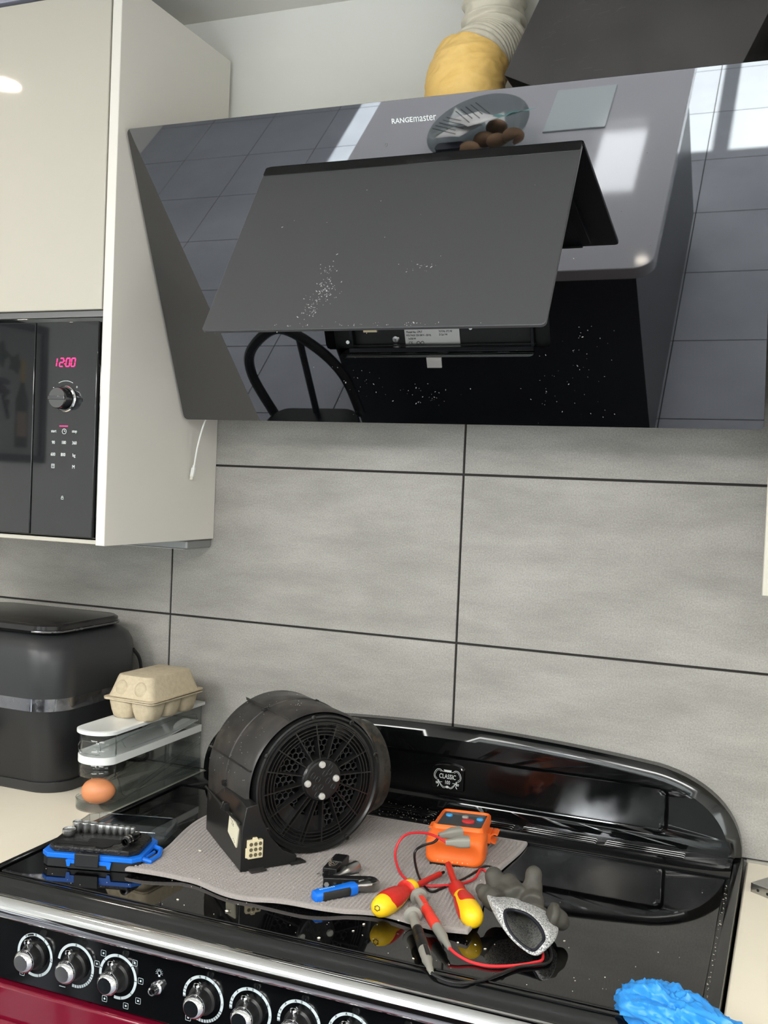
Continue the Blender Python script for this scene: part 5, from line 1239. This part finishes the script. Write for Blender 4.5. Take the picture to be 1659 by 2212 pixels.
# test leads with probes
M_lred = mat('red_silicone_lead', (205, 44, 50), 0.35); M_lblk = mat('black_silicone_lead', (22, 20, 20), 0.32); M_pgrey = mat('grey_probe_plastic', (138, 136, 128), 0.45)
M_pred = mat('red_probe_plastic', (222, 60, 46), 0.4)
def lead(nm, label, cordm, plug0, plug1, loop1, probe_tip, probe_tail, loop2, bodym):
    a, b = V(plug0), V(plug1); d = (b-a).normalized()
    t = thing('test_lead', label, 'test lead', tuple(V((loop1[len(loop1)//2][0], loop1[len(loop1)//2][1], TW))))
    mb = MB(); x, y, _ = basis(d)
    mb.loft([[a+d*s*(b-a).length+q for q in [V(x)*u+V(y)*v for u, v in rr(2*w_, 2*h_, min(w_, h_)*0.6, 4)]] for s, w_, h_ in ((0, 0.0034, 0.0034), (0.3, 0.0050, 0.0050), (0.42, 0.0068, 0.0065), (0.6, 0.0090, 0.0075), (1.0, 0.0090, 0.0075))])
    for k in range(4): mb.obox(a+d*(b-a).length*0.82+y*0.0062+x*(-0.0055+0.0037*k), x*0.0009, y*0.0009, d*(b-a).length*0.17)
    mb.build('plug', M_pgrey, t, world=True, bevel=0.0006)
    mb = MB(); mb.tube(loop1, 0.0019, 10, sub=8); mb.build('cord', cordm, t, world=True)
    if loop2: mb = MB(); mb.tube(loop2, 0.0019, 10, sub=8); mb.build('cord', cordm, t, world=True)
    p, q = V(probe_tip), V(probe_tail); d = (q-p).normalized(); Lp = (q-p).length
    mb = MB(); mb.lathe([(0.0105, 0.0), (0.0118, 0.0012), (0.0118, 0.0036), (0.0070, 0.0050), (0.0062, 0.010), (0.0060, 0.022), (0.0064, 0.024), (0.0062, 0.040), (0.0055, 0.044)], p, d, seg=28)
    body = mb.build('probe_front', M_pgrey, t, world=True)
    mb = MB(); prf = [(0.0066, 0.040), (0.0070, 0.043)]
    for k in range(4): prf += [(0.0070, 0.047+k*0.004), (0.0064, 0.049+k*0.004)]
    prf += [(0.0072, 0.066), (0.0072, Lp*0.62), (0.0064, Lp*0.64)]
    mb.lathe(prf, p, d, seg=28); mb.build('probe_grip', bodym, t, world=True)
    mb = MB(); prf = [(0.0068, Lp*0.62), (0.0068, Lp*0.70), (0.0062, Lp*0.76), (0.0066, Lp*0.80), (0.0040, Lp*0.90), (0.0042, Lp*0.94), (0.0028, Lp)]
    mb.lathe(prf, p, d, seg=24); tl = mb.build('strain_relief', M_pgrey, t, world=True)
    sv = V((0.5, -0.6, 0.62)); sv = (sv-d*sv.dot(d)).normalized(); wv = d.cross(sv)
    if bodym is M_pred:
        mb = MB(); mb.obox(p+d*0.026+sv*0.0058, d*0.013, wv*0.0034, sv*0.0010); mb.build('red_marker', M_pred, body, world=True, bevel=0.0005)
    else:
        mb = MB(); mb.obox(p+d*(Lp*0.72)+sv*0.0062, d*0.012, wv*0.0028, sv*0.0010); mb.build('black_marker', M_black, tl, world=True, bevel=0.0005)
    mb = MB(); mb.lathe([(0.0035, -0.010), (0.0042, -0.004), (0.0042, 0.0)], p, d, seg=16); mb.build('probe_nose', bodym, t, world=True)
    mb = MB(); mb.cyl(p-d*0.026, p-d*0.009, 0.0008, 0.0010, 10); mb.build('probe_needle', M_steel, t, world=True)
    return t
pr0, pr1 = (0.0990,-0.4334,0.9310), (0.1844,-0.5540,0.9260)
pb0, pb1 = (0.1133,-0.4936,0.9310), (0.1843,-0.6199,0.9240)
lead('red', 'red test lead with red and grey probe resting on the towel corner', M_lred, (0.1037,-0.3369,0.9750), (0.1353,-0.3217,0.9770),
     [(0.1049,-0.3363,0.9750), (0.0886,-0.3285,0.9780), (0.0617,-0.3132,0.9750), (0.0327,-0.3032,0.9650), (0.0199,-0.3071,0.9500), (0.0215,-0.3208,0.9350), (0.0410,-0.3509,0.9250), (0.0642,-0.3721,0.9230), (0.0879,-0.3795,0.9240), (0.1150,-0.3679,0.9250), (0.1359,-0.3473,0.9250), (0.1464,-0.3253,0.9260), (0.1465,-0.3052,0.9280), (0.1465,-0.2910,0.9280), (0.1546,-0.2891,0.9240), (0.1679,-0.3102,0.9200), (0.2046,-0.3847,0.9175), (0.2503,-0.4731,0.9175)],
     pr0, pr1, [pr1, (0.1977,-0.5596,0.9220), (0.2157,-0.5601,0.9175), (0.2385,-0.5591,0.9175), (0.2633,-0.5451,0.9175), (0.2818,-0.5277,0.9175), (0.2907,-0.5123,0.9175), (0.2790,-0.4803,0.9175), (0.2536,-0.4743,0.9175)], M_pred)
lead('black', 'black test lead with black and grey probe hanging over the hob front', M_lblk, (0.0830,-0.3053,0.9720), (0.1091,-0.2792,0.9740),
     [(0.0843,-0.3046,0.9720), (0.0771,-0.3076,0.9620), (0.0612,-0.3094,0.9550), (0.0496,-0.3106,0.9450), (0.0525,-0.3211,0.9350), (0.0677,-0.3475,0.9260), (0.0869,-0.3767,0.9235), (0.1046,-0.3934,0.9235), (0.1130,-0.3779,0.9235), (0.1222,-0.3474,0.9225), (0.1313,-0.3212,0.9225), (0.1392,-0.2898,0.9235), (0.1449,-0.2660,0.9235), (0.1603,-0.2640,0.9200), (0.1975,-0.3348,0.9175), (0.2597,-0.4379,0.9175)],
     pb0, pb1, [pb1, (0.1905,-0.6210,0.9220), (0.2037,-0.6210,0.9195), (0.2218,-0.6164,0.9188), (0.2390,-0.5993,0.9178), (0.2540,-0.5733,0.9175), (0.2693,-0.5461,0.9175), (0.2880,-0.5299,0.9175), (0.2996,-0.5159,0.9175), (0.2960,-0.4902,0.9175), (0.2842,-0.4645,0.9175), (0.2614,-0.4401,0.9175)], M_black)

# ---------------------------------------------------------------- coated work glove
gl = thing('work_glove', 'grey knitted work glove with black coated fingers, cuff opening towards the cooker front', 'glove', (0.25, -0.46, HZT))
M_coat = mat('grey_nitrile_coating', (66, 64, 58), 0.62, var=(26, (80, 77, 70), 0.4, 0.7), bump=(220, 0.25, 0.0008))
M_knit = mat('salt_pepper_knit', (214, 214, 212), 0.9, var=(420, (90, 92, 96), 0.42, 0.62), bump=(520, 0.9, 0.0012), stretch=(1, 1, 1.6))
M_lining = mat('grey_knit_lining', (120, 120, 116), 0.95, var=(420, (62, 62, 62), 0.42, 0.62), bump=(520, 0.8, 0.001))
M_blk_edge = mat('black_cuff_binding', (18, 20, 30), 0.6)
# opening ring: a tall pinched oval standing on its lowest point
OP = [(0.2806,-0.5188,0.9215), (0.2557,-0.5190,0.9336), (0.2373,-0.5080,0.9475), (0.2293,-0.4920,0.9610), (0.2379,-0.4700,0.9575), (0.2615,-0.4720,0.9551), (0.2835,-0.4880,0.9491), (0.2960,-0.5050,0.9398), (0.2946,-0.5200,0.9341)]
OP = [V(p) for p in OP]
def loopc(P, k):
    n = len(P); out = []
    for i in range(n):
        a, b, c, d = P[i-1], P[i], P[(i+1) % n], P[(i+2) % n]
        for j in range(k):
            t = j/k; out.append(0.5*((2*b)+(c-a)*t+(2*a-5*b+4*c-d)*t*t+(3*b-a-3*c+d)*t**3))
    return out
R0 = loopc(OP, 6); cO = sum(R0, V())/len(R0)
back = V((-0.022, 0.075, -0.008))
def ringat(f, grow, squash=0.0):
    c = cO+back*f; out = []
    for q in R0:
        v = (q-cO); v = V((v.x*grow[0], v.y*grow[1], v.z*grow[2])); p = c+v
        p.z = max(p.z, HZT+0.0015); out.append(p)
    return out
ring_in = [cO+(q-cO)*0.80+back*0.02 for q in R0]
for q in ring_in: q.z = max(q.z, HZT+0.003)
outerR = [ring_in, [cO+(q-cO)*0.92-back*0.02 for q in R0], ringat(0.03, (1.10, 1.0, 1.06)), ringat(0.25, (1.30, 0.9, 1.04)), ringat(0.50, (1.42, 0.75, 1.0)), ringat(0.78, (1.48, 0.5, 0.98)), ringat(1.0, (1.49, 0.4, 0.92))]
for q in outerR[1]: q.z = max(q.z, HZT+0.0015)
mb = MB(); mb.loft(outerR, cap=False); mb.build('knit_cuff', M_knit, gl, world=True, smooth=180, sub=1)
mb = MB(); mb.loft([ring_in, [cO+(q-cO)*0.78+back*0.2+V((0, 0, 0)) for q in R0], [cO+(q-cO)*0.75+back*0.7 for q in R0], [cO+(q-cO)*0.3+back*0.95 for q in R0]], cap=False)
for v_ in mb.bm.verts: v_.co.z = max(v_.co.z, HZT+0.003)
mb.build('lining', M_lining, gl, world=True, smooth=180)
mb = MB(); mb.tube(ring_in+[ring_in[0]], 0.0022, 8); mb.build('cuff_binding', M_blk_edge, gl, world=True, smooth=180)
# coated hand part: palm mass and fingers fused by remesh
mb = MB()
pc = cO+back*0.80
mb.loft([ringat(0.84, (1.42, 0.5, 0.94)), ringat(0.92, (1.50, 0.45, 0.96)), ringat(1.05, (1.50, 0.4, 0.90)), ringat(1.28, (1.30, 0.3, 0.70)), ringat(1.40, (0.9, 0.2, 0.4))])
def finger(P, r): 
    mb.tube(P, r, 14, sub=5); e = V(P[-1]); mb.ell(e, (r[-1], 0, 0), (0, r[-1], 0), (0, 0, r[-1]), 14, 8)
finger([(0.2239,-0.4250,0.9455), (0.2043,-0.4050,0.9471), (0.1928,-0.3920,0.9608)], [0.016, 0.0145, 0.0130])
finger([(0.2350,-0.4200,0.9490), (0.2247,-0.4050,0.9510), (0.2153,-0.3950,0.9564)], [0.016, 0.0145, 0.0135])
finger([(0.2552,-0.4250,0.9454), (0.2499,-0.4050,0.9526), (0.2484,-0.3950,0.9745)], [0.016, 0.0135, 0.0118])
finger([(0.2824,-0.4500,0.9479), (0.2935,-0.4450,0.9434), (0.2975,-0.4400,0.9369)], [0.017, 0.0125, 0.0110])
finger([(0.2123,-0.4400,0.9457), (0.1933,-0.4300,0.9508), (0.1853,-0.4250,0.9526)], [0.015, 0.0120, 0.0085])
ho = mb.build('coated_hand', M_coat, gl, world=True, smooth=180)
md = ho.modifiers.new('r', 'REMESH'); md.mode = 'VOXEL'; md.voxel_size = 0.0022; md.use_smooth_shade = True
md = ho.modifiers.new('s', 'SMOOTH'); md.factor = 0.6; md.iterations = 5
for v_ in ho.data.vertices: v_.co.z = max(v_.co.z, 0.0008)

# ---------------------------------------------------------------- blue nitrile glove
ng = thing('nitrile_glove', 'crumpled bright blue disposable glove on the front right hob corner', 'glove', (0.45, -0.57, HZT))
M_nit = mat('blue_nitrile', (48, 138, 214), 0.38, bump=(34, 0.25, 0.003), sss=0.1)
path = crv([(0.4029,-0.5935,0.9350), (0.4274,-0.6178,0.9440), (0.4506,-0.6311,0.9480), (0.4749,-0.6367,0.9440), (0.5084,-0.6519,0.9400), (0.5445,-0.6566,0.9300)], 14)
wid = lambda f: 0.006+0.030*min(1, f*5)**0.7*(1-0.35*f); hei = lambda f: 0.010+0.016*min(1, f*4)**0.7*(1-0.3*f)
mb = MB(); rings = []; n = len(path)
for i, P0 in enumerate(path):
    d = (path[min(i+1, n-1)]-path[max(i-1, 0)]).normalized(); s_ = V((-d.y, d.x, 0)).normalized(); f = i/(n-1); rg = []
    for k in range(90):
        a = 2*pi*k/90; w_ = wid(f); h_ = hei(f)
        q = P0+s_*cos(a)*w_+V((0, 0, sin(a)*h_))
        nn = (s_*cos(a)+V((0, 0, sin(a))))
        fold = 0.016*abs(noise.noise(V((f*3.2, cos(a)*1.9, sin(a)*1.9+4))))+0.008*abs(noise.noise(V((f*9+2, cos(a)*4.2, sin(a)*4.2+f*3))))+0.003*abs(noise.noise(V((f*30, cos(a)*6, sin(a)*6))))
        q = q+nn*(0.005-fold); q.z = max(q.z, HZT+0.0006); rg.append(q)
    rings.append(rg)
mb.loft(rings)
# rolled cuff standing open at the near end
e0 = V((0.4028,-0.6002,0.9380)); e1 = V((0.4353,-0.5834,0.9430))
body_ = mb.build('glove_body', M_nit, ng, world=True, smooth=70)
mb = MB()
for (pa, pb_, pc_, r0) in (((0.4018,-0.5981,0.9420), (0.4045,-0.5988,0.9300), (0.4204,-0.6208,0.9260), 0.0075), ((0.4187,-0.6135,0.9400), (0.4196,-0.6024,0.9500), (0.4322,-0.6006,0.9500), 0.0085), ((0.4322,-0.6006,0.9500), (0.4534,-0.6135,0.9480), (0.4814,-0.6008,0.9360), 0.0100)):
    P = crv([pa, pb_, pc_], 14); rg = []; x = None
    for i, p in enumerate(P):
        d = (P[min(i+1, len(P)-1)]-P[max(i-1, 0)]).normalized()
        if x is None: x = basis(d)[0]
        x = (x-d*x.dot(d)).normalized(); y = d.cross(x); f = i/(len(P)-1); row = []
        for k in range(28):
            a = 2*pi*k/28; r = r0*(0.55+0.45*sin(pi*min(1, f*1.0+0.15)))*(1+0.35*noise.noise(V((p.x*90+cos(a)*1.3, p.y*90+sin(a)*1.3, 4))))
            row.append(p+r*(cos(a)*x+sin(a)*y*1.4))
        rg.append(row)
    mb.loft(rg)
for v_ in mb.bm.verts: v_.co.z = max(v_.co.z, HZT+0.0006)
mb.build('rolled_cuff', M_nit, ng, world=True, smooth=70)

# ---------------------------------------------------------------- metal corner piece on the right worktop
bk = thing('metal_bracket', 'small square steel bracket on the right worktop near the wall', 'bracket', (0.545, -0.125, 0.908))
mb = MB(); Mk = FM((0.5445, -0.128, 0.908), (0.84, -0.54, 0), (0.54, 0.84, 0))
mb.prism([(-0.022, -0.020), (0.022, -0.020), (0.022, 0.020), (-0.022, 0.020)], Mk, 0.0125, 0.014, bev=0.0004)
mb.prism([(-0.022, -0.020), (0.022, -0.020), (0.022, -0.0182), (-0.022, -0.0182)], Mk, 0.0, 0.0126)
mb.prism([(-0.022, -0.020), (-0.0202, -0.020), (-0.0202, 0.020), (-0.022, 0.020)], Mk, 0.0, 0.0126)
mb.build('folded_plate', M_steel, bk, world=True, smooth=0)
for u in (-0.010, 0.006): MB().cyl(Mk @ V((u, -0.0203, 0.006)), Mk @ V((u, -0.0185, 0.006)), 0.0022, seg=14).build('screw_hole', M_dark, bk, world=True)
MB().cyl(Mk @ V((0.004, 0.002, 0.0139)), Mk @ V((0.004, 0.002, 0.0165)), 0.006, seg=20).build('rivet', M_steel, bk, world=True)

# ---------------------------------------------------------------- crumbs of plaster on the hob
mb = MB(); random.seed(11)
def crumb(x, y, r, z=HZT):
    a = random.random()*6; e = 1+random.random()*0.9
    mb.ell((x, y, z+r*0.55), (r*e*cos(a), r*e*sin(a), 0), (-r*sin(a), r*cos(a), 0), (0, 0, r*0.6), 6, 5)
for p, r in (((-0.1993,-0.5634,0.9160), 0.0016), ((-0.1825,-0.5735,0.9160), 0.0007), ((-0.1218,-0.5652,0.9160), 0.0019), ((0.0555,-0.5180,0.9160), 0.0016), ((0.0510,-0.5421,0.9160), 0.0011), ((0.0212,-0.5815,0.9160), 0.0018), ((0.2183,-0.5136,0.9160), 0.0012), ((0.1824,-0.5132,0.9160), 0.0016), ((0.2039,-0.5080,0.9160), 0.0010), ((0.3032,-0.4451,0.9160), 0.0012), ((0.3124,-0.4609,0.9160), 0.0007), ((0.4173,-0.4215,0.9160), 0.0007), ((0.3680,-0.5198,0.9160), 0.0008), ((0.4467,-0.5223,0.9160), 0.0009), ((0.1472,-0.5793,0.9160), 0.0012), ((0.0982,-0.5039,0.9240), 0.0012), ((-0.2600,-0.4116,0.9235), 0.0020)):
    crumb(p[0], p[1], r, p[2]-0.001)
for k in range(90): crumb(random.uniform(-0.44, 0.46), random.choice((random.uniform(-0.585, -0.51), random.uniform(-0.585, -0.13))), random.uniform(0.0002, 0.0006))
for k in range(150): crumb(random.gauss(-0.03, 0.05), random.uniform(-0.112, -0.03), random.uniform(0.0002, 0.0006), 0.9192)
for k in range(60): crumb(0.4815+random.uniform(-0.0015, 0.0025), random.uniform(-0.58, -0.13), random.uniform(0.0003, 0.0009), 0.9095)
for k in range(26):
    u, v = random.random(), random.random(); p, h = tw(u, v); crumb(p.x, p.y, random.uniform(0.0004, 0.0012), 0.9158+h+0.0054)
tag(mb.build('plaster_crumbs', mat('crumb_white', (226, 218, 204), 0.9), None, smooth=60), 'tiny pale plaster crumbs scattered over the black hob', 'crumbs', kind='stuff')

# ---------------------------------------------------------------- things seen mirrored in the black glass
isl = thing('kitchen_island', 'kitchen island with pale worktop mirrored in the hood glass', 'kitchen island', (-0.5, -2.3, 0))
mb = MB(); mb.prism(rr(1.225, 1.60, (0.06, 0.06, 0.06, 0.06), 8, -0.4875, -2.315), I4, 0.872, 0.91, bev=0.002); mb.build('worktop', M_island, isl, world=True)
MB().box(-1.02, 0.06, -3.05, -1.60, 0.10, 0.8715).build('cabinet_body', mat('black_island_panel', (14, 14, 16), 0.3), isl, world=True, smooth=0)
MB().box(-0.98, 0.02, -3.0, -1.66, 0.0, 0.10).build('plinth', M_dark, isl, world=True, smooth=0)
bw = thing('fruit_bowl', 'clear bowl of papers and potatoes on the island, mirrored in the hood', 'bowl', (-0.56, -2.26, 0.91))
M_bowl = thin_glass('bowl_glass', (214, 220, 220), 0.5, 0.05, 1.5)
mb = MB(); mb.lathe([(0.07, 0.0), (0.12, 0.012), (0.19, 0.05), (0.225, 0.10), (0.221, 0.10), (0.186, 0.053), (0.118, 0.016), (0.0001, 0.004)], (0, 0, 0), (0, 0, 1), seg=64, cap=False, sx=1.0, sy=0.8)
mb.build('bowl', M_bowl, bw)
M_pot = mat('potato_skin', (132, 104, 78), 0.8, var=(20, (112, 86, 62), 0.4, 0.7))
for (px_, py_, pz_, lb_) in ((0.02, 0.02, 0.055, 'brown potato in the middle of the bowl'), (0.075, 0.05, 0.06, 'brown potato toward the bowl right'), (0.05, -0.05, 0.06, 'brown potato at the bowl far side'), (-0.02, 0.08, 0.055, 'brown potato at the bowl near side'), (0.14, 0.07, 0.085, 'brown potato at the right rim of the bowl')):
    o = MB().ell((0, 0, 0), (0.040, 0.008, 0), (-0.006, 0.030, 0), (0, 0, 0.027), 16, 12).build('potato', M_pot, None, smooth=80); o.location = (-0.56+px_, -2.26+py_, 0.91+pz_); tag(o, lb_, 'potato', 'potatoes in the island bowl')
M_pap = mat('printed_paper', (226, 226, 228), 0.7)
for k, (px_, py_, a, lb_) in enumerate(((-0.10, -0.02, 0.5, 'folded white letter leaning in the bowl left'), (-0.03, -0.06, 0.9, 'white printed slip behind the letter in the bowl'))):
    o = thing('paper_sheet', lb_, 'paper', (-0.56+px_, -2.26+py_, 0.985+0.02*k), a)
    mb = MB(); mb.loft([[(x, y, 0.02*sin(x*14)+y*0.15) for x in [-0.09+0.18*i/8 for i in range(9)]] for y in (-0.06, 0.0, 0.06)], closed=False, cap=False); mb.build('sheet', M_pap, o, solid=0.0004)
    mb = MB()
    for r_ in range(5): mb.box(-0.07, 0.05-0.02*(r_ % 2), -0.045+0.02*r_, -0.042+0.02*r_, 0.018, 0.019)
    mb.build('print_lines', M_ink, o, smooth=0)
o = MB().loft([[(x, y, z) for x, y in rr(0.10, 0.045, 0.014, 5)] for z in (0, 0.004, 0.022, 0.026)]).build('spectacle_case', mat('navy_leatherette', (24, 28, 40), 0.3), None); o.location = (-0.655, -2.19, 0.955); tag(o, 'dark blue spectacle case in the bowl left side', 'case')
mb = MB(); mb.loft([[(x, y, 0.004+0.02*abs(noise.noise(V((x*14, y*14, 1))))) for x in [-0.075+0.15*i/14 for i in range(15)]] for y in [-0.05+0.1*j/10 for j in range(11)]], closed=False, cap=False)
o = mb.build('snack_packet', mat('teal_foil', (70, 150, 150), 0.3, 0.3), None, smooth=60); o.location = (-0.415, -2.26, 1.035); o.rotation_euler = (0.25, -0.35, 0.6); tag(o, 'teal foil packet lying on the right rim of the bowl', 'packet')
gr_ = MB(); gr_.prism([(-0.11, -0.15), (0.11, -0.15), (0.11, 0.15), (-0.11, 0.15)], Matrix.Translation((-0.25, -2.50, 0.9105)), 0.0, 0.006, bev=0.001)
o = gr_.build('glass_board', mat('pale_green_glass', (186, 196, 202), 0.1), None); tag(o, 'pale green glass board on the island beyond the bowl', 'board')
# black bentwood chair by the island
ch_ = thing('dining_chair', 'black bentwood chair at the island, mirrored in the hood lower left', 'chair', (-1.04, -1.23, 0))
M_ch = mat('black_painted_wood', (18, 18, 20), 0.3)
MB().prism(rr(0.36, 0.30, 0.08, 8, -1.04, -1.23), I4, 0.445, 0.47, bev=0.004).build('seat', M_ch, ch_, world=True)
for sx in (-1, 1):
    for sy in (-1, 1):
        MB().tube([(-1.04+sx*0.13, -1.23+sy*0.10, 0.447), (-1.04+sx*0.16, -1.23+sy*0.13, 0.0)], [0.017, 0.013], 10).build('leg', M_ch, ch_, world=True)
MB().tube([(-1.21, -1.36, 0.46), (-1.25, -1.385, 0.62), (-1.21, -1.39, 0.73), (-1.09, -1.40, 0.805), (-0.98, -1.395, 0.74), (-0.90, -1.385, 0.62), (-0.87, -1.36, 0.46)], 0.018, 10, sub=8).build('back_hoop', M_ch, ch_, world=True)
MB().tube([(-1.04, -1.36, 0.46), (-1.02, -1.395, 0.765)], 0.012, 10).build('back_splat', M_ch, ch_, world=True)
# framed picture on the left wall, mirrored in the microwave door
pf = thing('framed_picture', 'black framed still life of a wine bottle and grapes on the left wall', 'picture', (XL, -3.2, 1.9))
mb = MB()
for b in ((-3.70, -3.66, 1.52, 2.29), (-2.74, -2.70, 1.52, 2.29), (-3.70, -2.70, 1.52, 1.56), (-3.70, -2.70, 2.25, 2.29)): mb.box(XL, XL+0.03, *b)
mb.build('frame', M_black, pf, world=True, bevel=0.003)
MB().box(XL, XL+0.008, -3.67, -2.73, 1.55, 2.26).build('canvas', mat('grey_canvas', (150, 148, 145), 0.8), pf, world=True, smooth=0)
mb = MB(); mb.prism([(-0.05, 0), (0.05, 0), (0.05, 0.26), (0.018, 0.34), (0.018, 0.48), (-0.018, 0.48), (-0.018, 0.34), (-0.05, 0.26)], FM((XL+0.008, -3.52, 1.60), (0, 1, 0), (0, 0, 1)), 0, 0.002)
mb.build('painted_bottle', mat('painted_dark_green', (40, 44, 34), 0.6), pf, world=True, smooth=0)
mb = MB(); mb.prism([(-0.018, 0.36), (0.018, 0.36), (0.018, 0.49), (-0.018, 0.49)], FM((XL+0.0102, -3.52, 1.60), (0, 1, 0), (0, 0, 1)), 0, 0.001); mb.build('painted_foil', mat('painted_gold', (180, 150, 80), 0.5), pf, world=True, smooth=0)
MB().prism([(-0.04, 0.06), (0.04, 0.06), (0.04, 0.2), (-0.04, 0.2)], FM((XL+0.0102, -3.52, 1.60), (0, 1, 0), (0, 0, 1)), 0, 0.001).build('painted_label', mat('painted_label_tan', (150, 128, 108), 0.6), pf, world=True, smooth=0)
mb = MB(); random.seed(3)
for k in range(34):
    r_ = random.random(); mb.cyl((XL+0.0085, -3.36+random.uniform(-1, 1)*0.05*(1-r_)-0.05*r_, 1.96-0.2*r_), (XL+0.0105, -3.36+random.uniform(-1, 1)*0.05*(1-r_)-0.05*r_, 1.96-0.2*r_), 0.014, seg=12)
mb.build('painted_grapes', mat('painted_plum', (70, 58, 62), 0.6), pf, world=True)
mb = MB()
for cy_, cz_, s_ in ((-3.34, 2.10, 1.0), (-3.46, 2.06, 0.8), (-3.22, 2.16, 0.9)):
    mb.prism([(s_*0.08*cos(a)*(1 if k % 2 else 0.6), s_*0.08*sin(a)*(1 if k % 2 else 0.6)) for k, a in enumerate([2*pi*k/10 for k in range(10)])], FM((XL+0.008, cy_, cz_), (0, 1, 0), (0, 0, 1)), 0, 0.002)
mb.build('painted_leaves', mat('painted_green', (52, 66, 50), 0.6), pf, world=True, smooth=0)
